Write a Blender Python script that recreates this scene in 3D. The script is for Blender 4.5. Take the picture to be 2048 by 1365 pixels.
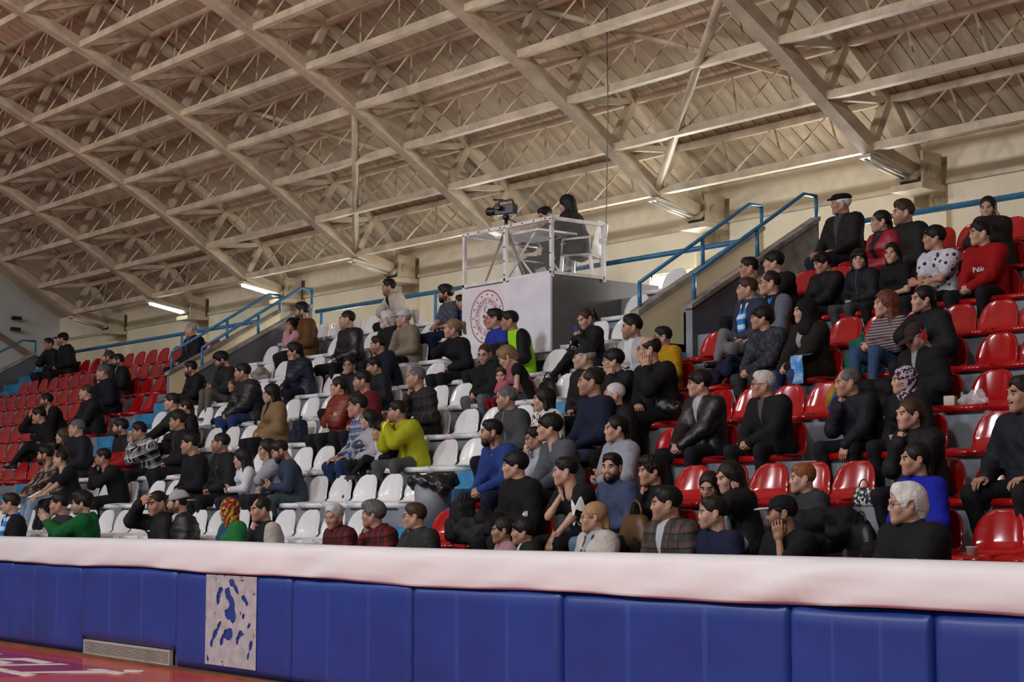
import bpy, bmesh, math, random
import numpy as np
from mathutils import Matrix, Vector, Euler
random.seed(7); np.random.seed(7)
for o in list(bpy.data.objects): bpy.data.objects.remove(o, do_unlink=True)
SC = bpy.context.scene
COL = SC.collection
# ------------------------------------------------------------------ camera
FPX, PHI, PIT, HC = 3447.0, math.radians(38.95), math.radians(5.633), 1.55   # focal length in px of a 2048 px frame
_d = np.array([-math.cos(PHI), math.sin(PHI), 0.0]); _r = np.array([math.sin(PHI), math.cos(PHI), 0.0]); _u = np.array([0, 0, 1.0])
CF = _d*math.cos(PIT) + _u*math.sin(PIT); CU = -_d*math.sin(PIT) + _u*math.cos(PIT)
cam = bpy.data.cameras.new('camera'); cam.sensor_width = 36.0; cam.lens = 36.0*FPX/2048.0
cam.clip_start = 0.1; cam.clip_end = 300
camo = bpy.data.objects.new('camera', cam); COL.objects.link(camo)
camo.location = (0, 0, HC)
camo.rotation_euler = Matrix((Vector(_r), Vector(CU), -Vector(CF))).transposed().to_euler()
SC.camera = camo
SC.view_settings.view_transform = 'Standard'; SC.view_settings.look = 'None'
SC.view_settings.gamma = 1.0; SC.view_settings.use_curve_mapping = False
SC.view_settings.exposure = 0.12
# ------------------------------------------------------------------ world and large lights
W = bpy.data.worlds.new('world'); SC.world = W; W.use_nodes = True
bg = W.node_tree.nodes['Background']; bg.inputs[0].default_value = (0.75, 0.85, 1.0, 1); bg.inputs[1].default_value = 0.12
def area(name, loc, target, sx, sy, power, color=(1, 1, 1)):
    l = bpy.data.lights.new(name, 'AREA'); l.shape = 'RECTANGLE'; l.size = sx; l.size_y = sy
    l.energy = power; l.color = color
    o = bpy.data.objects.new(name, l); COL.objects.link(o); o.location = loc
    o.rotation_euler = (Vector(target) - Vector(loc)).to_track_quat('-Z', 'Y').to_euler()
    return o
WIN_X = (-33, -25, -17, -9, -1)          # daylight through the tall windows of the opposite long wall
for _x, _p in zip(WIN_X, (80, 105, 150, 190, 190)): area('window_daylight_offscreen', (_x, -15.9, 5.6), (_x, 10, 5.6), 5.2, 3.4, _p, (0.90, 0.96, 1.0))
for _x, _p in ((-31, 190), (-24, 290), (-17, 430), (-10, 540), (-3, 540)): area('court_fill_offscreen', (_x, -3.0, 9.6), (_x-1.5, 10.5, 1.6), 1.6, 1.0, _p, (.97, .98, 1.0))   # unseen fill lights added above the court to brighten the stand from the front
LOWWIN = [(-14.5, 90), (-17.9, 90), (-22.6, 50), (-26.5, 34)]   # bright low windows at the foot of the rear wall: x and watts of daylight

def ray(u, v): return CF + _r*(u-1024)/FPX + CU*(682.5-v)/FPX
def at_y(u, v, y): R = ray(u, v); return R*(y/R[1]) + np.array([0, 0, HC])
def at_x(u, v, x): R = ray(u, v); return R*(x/R[0]) + np.array([0, 0, HC])
def at_z(u, v, z): R = ray(u, v); return R*((z-HC)/R[2]) + np.array([0, 0, HC])
# rows of the stand: front edge and height of the step that carries the seats of row k
ROWY = lambda k: 9.5 + .66*(k-2)
ROWZ = lambda k: 1.2 + .38*(k-2)
A_MID = (-14.28, -13.50); A_LEFT = (-25.55, -24.62); X_END = -35.7; X_RIGHT = -2.0
YV = 13.40                                # front of the two stair openings
# ------------------------------------------------------------------ materials
MATS = {}
def nodes_of(m):
    m.use_nodes = True; nt = m.node_tree; nt.nodes.clear()
    out = nt.nodes.new('ShaderNodeOutputMaterial'); b = nt.nodes.new('ShaderNodeBsdfPrincipled')
    nt.links.new(b.outputs[0], out.inputs[0]); return nt, b
def sin_(b, name, v):
    if name in b.inputs: b.inputs[name].default_value = v
def c4(c): return (c[0], c[1], c[2], 1.0)
def mat(name, col, rough=.6, metal=0.0, var=.12, vscale=3.0, bump=0.0, bscale=40.0, coat=0.0, spec=.5, col2=None, emit=None, estr=0, alpha=1.0, trans=0.0, sss=0.0, stretch=None, objrand=0.0):
    if name in MATS: return MATS[name]
    m = bpy.data.materials.new(name); nt, b = nodes_of(m); N = nt.nodes.new; L = nt.links.new
    tc = N('ShaderNodeTexCoord'); src = tc.outputs['Object']
    if stretch:
        mp = N('ShaderNodeMapping'); mp.inputs['Scale'].default_value = stretch; L(src, mp.inputs[0]); src = mp.outputs[0]
    no = N('ShaderNodeTexNoise'); no.inputs['Scale'].default_value = vscale; no.inputs['Detail'].default_value = 6; no.inputs['Roughness'].default_value = .62
    L(src, no.inputs['Vector'])
    mx = N('ShaderNodeMix'); mx.data_type = 'RGBA'
    c2 = col2 if col2 else tuple(max(0, c*(1-2.2*var)) for c in col)
    c1 = col if col2 else tuple(min(1, c*(1+var)) for c in col)
    mx.inputs[6].default_value = c4(c1); mx.inputs[7].default_value = c4(c2)
    rp = N('ShaderNodeMapRange'); rp.inputs[1].default_value = .38; rp.inputs[2].default_value = .72
    L(no.outputs[0], rp.inputs[0]); L(rp.outputs[0], mx.inputs[0])
    colout = mx.outputs[2]
    if objrand:
        oi = N('ShaderNodeObjectInfo'); hs = N('ShaderNodeHueSaturation'); mr = N('ShaderNodeMapRange')
        mr.inputs[3].default_value = 1-objrand; mr.inputs[4].default_value = 1+objrand*.5
        L(oi.outputs['Random'], mr.inputs[0]); L(mr.outputs[0], hs.inputs['Value']); L(colout, hs.inputs['Color']); colout = hs.outputs[0]
    L(colout, b.inputs['Base Color'])
    b.inputs['Roughness'].default_value = rough; b.inputs['Metallic'].default_value = metal
    sin_(b, 'Specular IOR Level', spec); sin_(b, 'Coat Weight', coat); sin_(b, 'Coat Roughness', .08)
    if sss: sin_(b, 'Subsurface Weight', sss); sin_(b, 'Subsurface Radius', (.01, .004, .002)); sin_(b, 'Subsurface Scale', 1.0)
    if trans: sin_(b, 'Transmission Weight', trans); sin_(b, 'IOR', 1.15)
    if alpha < 1: sin_(b, 'Alpha', alpha)
    if emit: sin_(b, 'Emission Color', c4(emit)); sin_(b, 'Emission Strength', estr)
    if bump:
        n2 = N('ShaderNodeTexNoise'); n2.inputs['Scale'].default_value = bscale; n2.inputs['Detail'].default_value = 4; L(src, n2.inputs['Vector'])
        bp = N('ShaderNodeBump'); bp.inputs['Strength'].default_value = bump; bp.inputs['Distance'].default_value = .02
        L(n2.outputs[0], bp.inputs['Height']); L(bp.outputs[0], b.inputs['Normal'])
    MATS[name] = m; return m
# ------------------------------------------------------------------ object helpers
def mesh_obj(name, me, parent=None, m=None, loc=None, rot=None, smooth=False):
    o = bpy.data.objects.new(name, me); COL.objects.link(o)
    if m is not None and len(me.materials) == 0:
        for mm in (m if isinstance(m, (list, tuple)) else [m]): me.materials.append(mm)
    if loc is not None: o.location = loc
    if rot is not None: o.rotation_euler = rot
    if parent is not None: o.parent = parent
    if smooth: me.shade_smooth()
    return o
def empty(name, loc=(0, 0, 0), rz=0.0):
    o = bpy.data.objects.new(name, None); COL.objects.link(o); o.location = loc; o.rotation_euler = (0, 0, rz); o.empty_display_size = .1; return o
def tag(o, label=None, cat=None, group=None, kind=None):
    if label: o['label'] = label
    if cat: o['category'] = cat
    if group: o['group'] = group
    if kind: o['kind'] = kind
    return o
class MB:
    """collects boxes, bars, tubes and faces into one mesh"""
    def __init__(s): s.v = []; s.f = []; s.mi = []
    def add(s, vs, fs, mi=0):
        n = len(s.v); s.v += [tuple(map(float, p)) for p in vs]; s.f += [tuple(n+i for i in f) for f in fs]; s.mi += [mi]*len(fs); return s
    def box(s, a, b, mi=0):
        x0, y0, z0 = a; x1, y1, z1 = b
        return s.add([(x0, y0, z0), (x1, y0, z0), (x1, y1, z0), (x0, y1, z0), (x0, y0, z1), (x1, y0, z1), (x1, y1, z1), (x0, y1, z1)],
                     [(0, 3, 2, 1), (4, 5, 6, 7), (0, 1, 5, 4), (1, 2, 6, 5), (2, 3, 7, 6), (3, 0, 4, 7)], mi)
    def bar(s, p, q, w, h=None, up=(0, 0, 1), mi=0):
        p = Vector(p); q = Vector(q); h = h or w; d = (q-p).normalized(); up = Vector(up)
        if abs(d.dot(up)) > .98: up = Vector((1, 0, 0))
        a = d.cross(up).normalized()*w/2; b = a.cross(d).normalized()*h/2
        vs = [p-a-b, p+a-b, p+a+b, p-a+b, q-a-b, q+a-b, q+a+b, q-a+b]
        return s.add(vs, [(0, 1, 2, 3), (7, 6, 5, 4), (0, 4, 5, 1), (1, 5, 6, 2), (2, 6, 7, 3), (3, 7, 4, 0)], mi)
    def tube(s, pts, r, n=8, mi=0, cap=True):
        pts = [Vector(p) for p in pts]; rs = r if isinstance(r, (list, tuple)) else [r]*len(pts); base = len(s.v); prev = None
        for i, p in enumerate(pts):
            d = (pts[min(i+1, len(pts)-1)] - pts[max(i-1, 0)]).normalized()
            up = Vector((0, 0, 1)) if abs(d.z) < .9 else Vector((1, 0, 0))
            a = d.cross(up).normalized()
            if prev is not None and a.dot(prev) < 0: a = -a
            prev = a; b = a.cross(d)
            for k in range(n):
                t = 2*math.pi*k/n; s.v.append(tuple(p + a*math.cos(t)*rs[i] + b*math.sin(t)*rs[i]))
        for i in range(len(pts)-1):
            for k in range(n):
                k2 = (k+1) % n; s.f.append((base+i*n+k, base+(i+1)*n+k, base+(i+1)*n+k2, base+i*n+k2)); s.mi.append(mi)
        if cap:
            s.f.append(tuple(base+k for k in range(n))); s.mi.append(mi)
            e = base+(len(pts)-1)*n; s.f.append(tuple(e+n-1-k for k in range(n))); s.mi.append(mi)
        return s
    def lathe(s, prof, n=16, c=(0, 0, 0), mi=0):
        base = len(s.v)
        for r, z in prof:
            for k in range(n):
                t = 2*math.pi*k/n; s.v.append((c[0]+r*math.cos(t), c[1]+r*math.sin(t), c[2]+z))
        for i in range(len(prof)-1):
            for k in range(n):
                k2 = (k+1) % n; s.f.append((base+i*n+k, base+i*n+k2, base+(i+1)*n+k2, base+(i+1)*n+k)); s.mi.append(mi)
        return s
    def mesh(s, name):
        me = bpy.data.meshes.new(name); me.from_pydata(s.v, [], s.f); me.polygons.foreach_set('material_index', s.mi); me.update(); return me
    def build(s, name, m, parent=None, smooth=False, bevel=0.0, loc=None, rot=None):
        me = s.mesh(name)
        if bevel:
            bm = bmesh.new(); bm.from_mesh(me)
            bmesh.ops.bevel(bm, geom=[e for e in bm.edges if e.calc_face_angle(0) > .6], offset=bevel, segments=2, affect='EDGES', profile=.6)
            bm.to_mesh(me); bm.free()
        return mesh_obj(name, me, parent, m, loc, rot, smooth)
def struct(o): o['kind'] = 'structure'; return o
# ------------------------------------------------------------------ materials of the place
M_CONC = mat('grey_painted_concrete', (.20, .225, .26), .55, var=.18, vscale=2.2, bump=.15, bscale=18)
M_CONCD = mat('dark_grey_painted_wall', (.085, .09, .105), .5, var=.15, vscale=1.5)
M_CAP = mat('bare_concrete_coping', (.27, .25, .22), .8, var=.25, vscale=4, bump=.3, bscale=30)
M_BLUE = mat('blue_step_paint', (.035, .22, .42), .5, var=.2, vscale=5)
M_CREAM = mat('cream_tiled_wall', (.80, .66, .40), .35, var=.05, vscale=1.2)
M_WALL = mat('cream_wall_paint', (.78, .69, .50), .7, var=.06, vscale=.8, bump=.05, bscale=8)
M_WALLG = mat('grey_wall_paint', (.48, .49, .46), .7, var=.08, vscale=.6)
M_RAIL = mat('blue_rail_paint', (.03, .17, .33), .35, var=.15, vscale=8)
M_STEEL = mat('cream_steel_paint', (.53, .44, .31), .5, var=.16, vscale=2.5, bump=.05)
M_STEELD = mat('brown_steel_paint', (.23, .17, .115), .6, var=.2, vscale=3)
M_BOARD = mat('cream_roof_sheet', (.54, .43, .29), .6, var=.2, vscale=1.3, stretch=(2.2, .5, .5), objrand=.16)
M_JOINT = mat('cream_roof_backing', (.54, .43, .29), .7, var=.1)
M_FLOOR = mat('orange_red_court', (.62, .075, .03), .28, var=.07, vscale=.7, coat=.3)
M_MAGENTA = mat('crimson_court_paint', (.42, .02, .055), .3, var=.06, vscale=1, coat=.3)
M_WHITEP = mat('white_court_letters', (.8, .74, .7), .4, var=.05)
M_MAT = mat('blue_vinyl_mat', (.012, .045, .26), .38, var=.10, vscale=1.4, bump=.12, bscale=3.0, spec=.5)
M_TAPE = mat('faded_mat_stripe', (.020, .060, .285), .42, var=.08)
M_BANNER = mat('white_banner_vinyl', (.78, .78, .80), .45, var=.03, vscale=1.0, bump=.25, bscale=1.6)
M_DARK = mat('black_gap', (.012, .012, .012), .9, var=.1)
M_WOOD = mat('brown_wood_sill', (.16, .07, .035), .5, var=.25, vscale=6, stretch=(.3, 4, 4))
M_GRILLE = mat('pale_metal_grille', (.55, .52, .47), .45, metal=.3, var=.1)
M_GLASSW = mat('daylit_window_pane', (.9, .95, 1), .3, emit=(.95, .98, 1.0), estr=2.2)
# ------------------------------------------------------------------ floor, court paint
struct(MB().box((-45, -16, -.2), (14, 8.33, 0)).build('floor', M_FLOOR))
FL = bpy.data.objects['floor']
MB().box((-30, 4.2, 0), (-15.75, 7.72, .004)).build('painted_band', M_MAGENTA, FL)
def text_mesh(body, size=1.0, extrude=0.0, shear=0.0, bold=0.0, align='CENTER'):
    cu = bpy.data.curves.new('text', 'FONT'); cu.body = body; cu.size = size; cu.extrude = extrude; cu.shear = shear; cu.offset = bold
    cu.align_x = align; cu.align_y = 'CENTER'; cu.resolution_u = 3
    o = bpy.data.objects.new('text', cu); COL.objects.link(o)
    dg = bpy.context.evaluated_depsgraph_get(); me = bpy.data.meshes.new_from_object(o.evaluated_get(dg))
    bpy.data.objects.remove(o, do_unlink=True); me.materials.clear(); return me
tm = text_mesh('KOCAELİ', 1.25, .004, .35, .012, 'RIGHT')
lo = mesh_obj('court_lettering', tm, None, M_WHITEP, loc=(-15.62, 7.13, .006)); lo.scale = (1.35, .92, 1)
tag(lo, 'slanted white lettering painted on the crimson court floor beside blue mats', 'lettering')
# ------------------------------------------------------------------ barrier: backing wall, mats, banner, grille
struct(MB().box((-30, 8.30, 0), (6, 8.40, 1.20)).build('wall_barrier', M_CONC))
struct(MB().box((-30, 8.17, 0), (6, 8.30, .028)).build('baseboard_front', M_WOOD))
SEAMS = [-23.1, -21.25, -19.40, -17.58, -15.44, -13.29, -11.45, -9.60, -7.41, -6.31, -4.45, -2.6]
def puffed(x0, x1, z0, z1, name, label, yb=8.29, t=.085):
    nx, nz = 44, 14; v = []; f = []
    rnd = random.Random(int(-x0*100))
    ph = [rnd.uniform(0, 6.28) for _ in range(6)]
    for j in range(nz+1):
        for i in range(nx+1):
            s, q = i/nx, j/nz
            e = min(min(s, 1-s)*(x1-x0)/.05, min(q, 1-q)*(z1-z0)/.05, 1.0)
            bulge = t*(.55 + .45*math.sqrt(max(0, 1-(1-e)**2)))
            wr = .0018*math.sin(9*s*(x1-x0)+ph[0])*math.sin(7*q+ph[1]) + .003*math.sin(23*q*(z1-z0)+ph[2]+4*math.sin(5*s+ph[3]))*max(0, 1-s*(x1-x0)/.35)
            v.append((x0+.006+s*(x1-x0-.012), yb-bulge-wr*e, z0+q*(z1-z0)+.006*math.sin(3*s+ph[4])*(q > .9)))
    for j in range(nz):
        for i in range(nx): a = j*(nx+1)+i; f.append((a, a+1, a+nx+2, a+nx+1))
    ring = [i for i in range(nx+1)] + [j*(nx+1)+nx for j in range(1, nz+1)] + [nz*(nx+1)+i for i in range(nx-1, -1, -1)] + [j*(nx+1) for j in range(nz-1, 0, -1)]
    n0 = len(v)
    for r in ring: v.append((v[r][0], yb, v[r][2]))
    m = len(ring)
    for q in range(m): f.append((ring[q], n0+q, n0+(q+1) % m, ring[(q+1) % m]))
    mb = MB(); mb.v = v; mb.f = f; mb.mi = [1 if (q < nx*nz and (q % nx) in (14, 29) and 0 < q//nx < nz-1) else 0 for q in range(len(f))]
    o = mb.build(name, [M_MAT, M_TAPE], None, smooth=True); tag(o, label, 'mat')
    return o
MATLAB_ = {-13.29: 'blue padded mat next after the mat with the torn sticker', -11.45: 'blue padded mat second after the mat with the torn sticker', -9.6: 'blue padded mat third after the mat with the torn sticker', -7.41: 'narrow blue padded mat below the wrinkled knot of the banner', -6.31: 'blue padded mat after the narrow mat', -4.45: 'blue padded mat second after the narrow mat', -19.4: 'blue padded mat just beyond the floor vent grille', -21.25: 'blue padded mat second beyond the floor vent grille', -23.1: 'blue padded mat third beyond the floor vent grille'}
for a, b in zip(SEAMS[:-1], SEAMS[1:]):
    z0 = .032
    if abs(a+17.58) < .01: z0 = .185
    lab = MATLAB_.get(round(a, 2), 'blue padded barrier mat beyond the vent grille')
    if abs(a+17.58) < .01: lab = 'shorter blue padded mat above the floor vent grille'
    if abs(a+15.44) < .01: lab = 'blue padded mat carrying the torn white sticker'
    o = puffed(a, b, z0, .975, 'barrier_mat', lab)
# torn sticker on one mat
def sticker():
    v = []; f = []; nx, nz = 84, 76; x0, x1, z0, z1 = -14.80, -13.86, .10, .945
    y = 8.29-.085-.0095
    vs = MB(); rn = np.random.RandomState(3)
    def keep(s, q):
        n = (math.sin(13*s+3*math.sin(7*q))*math.sin(9*q+2*math.sin(11*s)) + .5*math.sin(31*s+5*q)*math.sin(27*q-9*s))
        core = math.exp(-((s-.45)/.22)**2-((q-.62)/.28)**2)
        return not (n+1.25*core > .88 or (core > .25 and n > .22))
    for j in range(nz):
        for i in range(nx):
            s, q = (i+.5)/nx, (j+.5)/nz
            edge = min(s, 1-s, q, 1-q) < .035
            if keep(s, q) or (edge and rn.rand() > .12):
                a = (x0+(x1-x0)*i/nx, z0+(z1-z0)*j/nz); b = (x0+(x1-x0)*(i+1)/nx, z0+(z1-z0)*(j+1)/nz)
                vs.add([(a[0], y, a[1]), (b[0], y, a[1]), (b[0], y, b[1]), (a[0], y, b[1])], [(0, 1, 2, 3)])
    bm = bmesh.new(); me = vs.mesh('sticker'); bm.from_mesh(me); bmesh.ops.remove_doubles(bm, verts=bm.verts, dist=.001)
    bmesh.ops.solidify(bm, geom=bm.faces[:], thickness=.004)
    bm.to_mesh(me); bm.free()
    return me
so = mesh_obj('torn_sticker', sticker(), None, mat('grey_white_paper', (.40, .39, .41), .7, var=.12, vscale=9))
tag(so, 'torn grey white sticker peeling off a blue barrier mat', 'sticker')
# white banner laid over the top of the barrier
def banner():
    x0, x1, nx = -30.0, 4.0, 340; prof = [(8.43, 1.02), (8.43, 1.20), (8.40, 1.252), (8.31, 1.258), (8.21, 1.245), (8.185, 1.20), (8.178, 1.13), (8.175, 1.05), (8.178, .985), (8.19, .962)]
    v = []; f = []; m = len(prof)
    pts = np.linspace(x0, x1, nx+1)
    for x in pts:
        for j, (y, z) in enumerate(prof):
            w = .012*math.sin(2.1*x+j*.8)*math.sin(.9*x+.4*j) + .006*math.sin(7.3*x+1.7*j)
            k = math.exp(-((x+7.45)/.35)**2)*.03*math.sin(5*(x+7.45)+j*1.1) + math.exp(-((x+12.9)/.3)**2)*.018*math.sin(7*x+j)
            v.append((x, y-(w+k)*(1 if j > 4 else .2), z+.008*math.sin(.7*x)+.010*math.sin(1.9*x+1)*(j > 7)))
    for i in range(nx):
        for j in range(m-1): a = i*m+j; f.append((a, a+1, a+m+1, a+m))
    mb = MB(); mb.v = v; mb.f = f; mb.mi = [0]*len(f); me = mb.mesh('banner')
    bm = bmesh.new(); bm.from_mesh(me); bmesh.ops.solidify(bm, geom=bm.faces[:], thickness=.004); bm.to_mesh(me); bm.free()
    return me
tag(mesh_obj('banner_strip', banner(), None, M_BANNER, smooth=True), 'long wrinkled white banner draped along the top of the barrier', 'banner')
gr = empty('vent_grille', (-16.52, 8.24, 0)); tag(gr, 'pale metal vent grille with fine slats at the foot of the barrier', 'grille')
g = MB()
for a, b in (((-.99, -.02, .026), (.96, .02, .040)), ((-.99, -.02, .158), (.96, .02, .175)), ((-.99, -.02, .040), (-.97, .02, .158)), ((.94, -.02, .040), (.96, .02, .158))): g.box(a, b)
g.build('frame', M_GRILLE, gr)
MB().box((-.97, .022, .03), (.94, .03, .165)).build('backing', M_CONC, gr)
sl = MB().box((-.97, -.016, -.0035), (.94, .004, .0035)).mesh('slat'); sl.materials.append(M_GRILLE)
for q in range(8): mesh_obj('slat', sl, gr, loc=(0, 0, .049+q*.0148))
# ------------------------------------------------------------------ the terraces
SECT = [('left', X_END+1.0, A_LEFT[0]), ('middle', A_LEFT[1], A_MID[0]), ('right', A_MID[1], X_RIGHT)]
struct(MB().box((X_END, 8.40, 0), (X_RIGHT, ROWY(1), ROWZ(0)+.0)).build('floor_stand_front', M_CONC))
for k in range(1, 11):
    y0, y1 = ROWY(k), (ROWY(k+1) if k < 10 else 15.50)
    for nm, xa, xb in SECT:
        struct(MB().box((xa, y0, ROWZ(k-1)-.3), (xb, y1+.02, ROWZ(k))).build('terrace_step', M_CONC))
# walkway behind the top row, carried over the openings
for xa, xb in ((X_END-3.3, A_LEFT[0]), (A_LEFT[1]+.1, A_MID[0]), (A_MID[1]+.1, X_RIGHT)): struct(MB().box((xa, 15.46, 3.0), (xb, 17.6, ROWZ(10))).build('floor_walkway', M_CONC))
# aisles: two blue steps for every row, up to the stair openings (the left end aisle goes to the top)
def aisle(xa, xb, ytop):
    y = ROWY(1)-.33; z = ROWZ(0); n = 0
    while y < ytop-.02:
        y2 = min(y+.33, ytop); z += .19
        struct(MB().box((xa, y, z-.45), (xb, y2+.02, z)).build('aisle_step', M_BLUE)); y = y2; n += 1
    return z
for xa, xb in (A_MID, A_LEFT):
    zt = aisle(xa, xb, YV)
    struct(MB().box((xa, YV, zt-.3), (xb, 17.5, zt)).build('floor_passage', M_BLUE))
aisle(X_END, X_END+1.0, 15.5)
PZ = lambda y: 3.78 + .567*(y-YV)
def parapet(name, x0, x1, y0, y1, m_in, m_out, zlow=3.0):
    """sloped wall beside a stair opening: slot 0 faces +x, slot 1 faces -x and the front end"""
    v = []; f = []
    for x in (x0, x1): v += [(x, y0, zlow if zlow else PZ(y0)-.8), (x, y1, zlow if zlow else PZ(y1)-.8), (x, y1, PZ(y1)), (x, y0, PZ(y0))]
    mb = MB(); mb.add(v, [(4, 5, 6, 7)], 0); mb.add(v, [(3, 2, 1, 0), (0, 4, 7, 3), (1, 2, 6, 5)], 1); mb.add(v, [(3, 7, 6, 2)], 1)
    o = struct(mb.build(name, [m_in, m_out])); 
    c = MB(); d = .03
    c.add([(x0-d, y0-d, PZ(y0)-.005), (x1+d, y0-d, PZ(y0)-.005), (x1+d, y1, PZ(y1)), (x0-d, y1, PZ(y1)), (x0-d, y0-d, PZ(y0)+.045), (x1+d, y0-d, PZ(y0)+.045), (x1+d, y1, PZ(y1)+.05), (x0-d, y1, PZ(y1)+.05)],
          [(0, 3, 2, 1), (4, 5, 6, 7), (0, 1, 5, 4), (1, 2, 6, 5), (2, 3, 7, 6), (3, 0, 4, 7)])
    c.build('coping', M_CAP, o)
    return o
for xa, xb in (A_MID, A_LEFT):
    parapet('wall_passage', xa-.09, xa, YV, 15.5, M_CREAM, M_CONC)
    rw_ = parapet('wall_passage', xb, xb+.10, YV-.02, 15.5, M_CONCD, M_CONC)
    if xa > -20:
        xo = xb+.10; MB().add([(xo+.004, 14.75, PZ(14.75)-.50), (xo+.004, 15.48, PZ(15.48)-.62), (xo+.004, 15.48, PZ(15.48)-.01), (xo+.004, 14.75, PZ(14.75)-.01), (xo, 14.75, PZ(14.75)-.50), (xo, 15.48, PZ(15.48)-.62), (xo, 15.48, PZ(15.48)-.01), (xo, 14.75, PZ(14.75)-.01)], [(0, 1, 2, 3), (0, 4, 5, 1), (3, 2, 6, 7), (0, 3, 7, 4), (1, 5, 6, 2)]).build('plaster_patch', M_CAP, rw_)
    # the passage walls go on under the walkway to the rear wall
    struct(MB().box((xa-.09, 15.5, 3.0), (xa, 17.5, 4.3)).build('wall_passage_rear', M_CREAM))
    struct(MB().box((xa, 17.45, 3.0), (xb+.1, 17.6, 4.4)).build('wall_passage_end', M_CREAM))
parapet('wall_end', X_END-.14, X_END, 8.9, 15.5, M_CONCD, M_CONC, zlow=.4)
def handrail(x, label, y0=13.46, z0=4.16, y1=15.52, z1=5.275, flat=.22, posts=(13.46, 14.49, 15.52)):
    e = empty('stair_handrail', (x, y0, z0)); tag(e, label, 'handrail', 'blue stair handrails'); P = lambda y: z0+(z1-z0)*min(1, (y-y0)/(y1-flat-y0))
    t = MB().tube([(0, 0, 0), (0, y1-flat-y0, z1-z0), (0, y1-y0, z1-z0)], .024, 8); t.build('top_rail', M_RAIL, e, smooth=True)
    for yp in posts:
        MB().tube([(0, yp-y0, P(yp)-z0), (0, yp-y0, PZ(yp)-z0+.03)], .024, 8).build('post', M_RAIL, e, smooth=True)
for xa, xb, nm in ((A_MID[0], A_MID[1], 'by the white booth'), (A_LEFT[0], A_LEFT[1], 'in the far red section')):
    handrail(xa-.045, 'blue tubular stair handrail on the cream wall ' + nm)
    handrail(xb+.05, 'blue tubular stair handrail on the grey wall ' + nm)
handrail(X_END-.07, 'blue handrail on the sloping wall at the end of the stand', 9.2, PZ(9.2)+.42, 15.5, 5.25, .3, (9.2, 11.3, 13.4, 15.5))
def back_rail(xa, xb, label):
    e = empty('guard_rail', ((xa+xb)/2, 15.52, 4.24)); tag(e, label, 'railing'); L = (xb-xa)/2
    MB().tube([(-L, 0, .64), (L, 0, .64)], .034, 10).build('top_rail', M_RAIL, e, smooth=True)
    n = max(2, int((xb-xa)/2.4)); pm = MB().tube([(0, 0, 0), (0, 0, .64)], .026, 8).mesh('post'); pm.materials.append(M_RAIL)
    for q in range(n): mesh_obj('post', pm, e, loc=(-L+.15+(2*L-.3)*q/(n-1), 0, 0))
back_rail(X_END, A_LEFT[0]-.2, 'long blue guard rail behind the far red seats')
back_rail(A_LEFT[1]+.2, A_MID[0]-.2, 'long blue guard rail behind the white seats and booth')
back_rail(A_MID[1]+.2, X_RIGHT, 'long blue guard rail behind the near red seats')
# ------------------------------------------------------------------ walls
WT = 6.12
def wall_with_windows():
    mb = MB(); z0, z1 = 4.50, 5.02
    wins = sorted([(x-.5, x+.5) for x, p in LOWWIN]); cuts = [(a, b, z0, z1, 0) for a, b in wins]
    cuts += [(-13.292-3.732*(i-1)-.26, -13.292-3.732*(i-1)+.26, 5.30, 5.95, 1) for i in range(0, 8)]
    cur = -39.0
    for a, b, za, zb, pocket in sorted(cuts):
        mb.box((cur, 17.5, 4.0), (a, 17.8, 6.35)); mb.box((a, 17.5, 4.0), (b, 17.8, za)); mb.box((a, 17.5, zb), (b, 17.8, 6.35)); cur = b
        if pocket: mb.box((a, 17.76, za), (b, 17.8, zb))
    mb.box((cur, 17.5, 4.0), (5, 17.8, 6.35))
    struct(mb.build('wall_back', M_WALL))
    for q, (a, b) in enumerate(wins):
        w = MB(); 
        for s, e in (((a, 17.52, z0), (b, 17.58, z0+.03)), ((a, 17.52, z1-.03), (b, 17.58, z1)), ((a, 17.52, z0), (a+.03, 17.58, z1)), ((b-.03, 17.52, z0), (b, 17.58, z1)), (((a+b)/2-.015, 17.52, z0), ((a+b)/2+.015, 17.58, z1))): w.box(s, e)
        fo = struct(w.build('window_%d' % (q+1), M_STEEL))
        MB().box((a+.03, 17.56, z0+.03), ((a+b)/2-.015, 17.57, z1-.03)).build('pane', M_GLASSW, fo)
        MB().box(((a+b)/2+.015, 17.56, z0+.03), (b-.03, 17.57, z1-.03)).build('pane', M_GLASSW, fo)
wall_with_windows()
for x, p in LOWWIN:
    area('low_window_daylight', (x, 17.53, 4.76), (x, 13.5, 4.76), .94, .46, p, (1.0, .96, .90))
struct(MB().box((-39.3, -16, 0), (-39.0, 17.8, 13)).build('wall_left', M_WALLG))
struct(MB().box((14.0, -16, 0), (14.3, 17.8, 13)).build('wall_right', M_WALLG))
fw = MB(); cur = -39.3
for x in WIN_X: fw.box((cur, -16.3, 0), (x-2.6, -16, 7.4)); fw.box((x-2.6, -16.3, 0), (x+2.6, -16, 3.8)); cur = x+2.6
fw.box((cur, -16.3, 0), (14.3, -16, 7.4)); struct(fw.build('wall_front', M_WALLG))
for q, x in enumerate(WIN_X):
    w = MB()
    for d in (-2.58, -1.3, 0, 1.3, 2.58): w.box((x+d-.04, -15.75, 3.8), (x+d+.04, -15.7, 7.4))
    for z in (3.85, 5.0, 6.2, 7.35): w.box((x-2.6, -15.75, z-.04), (x+2.6, -15.7, z+.04))
    struct(w.build('window_%d' % (q+20), M_STEELD))
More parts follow.
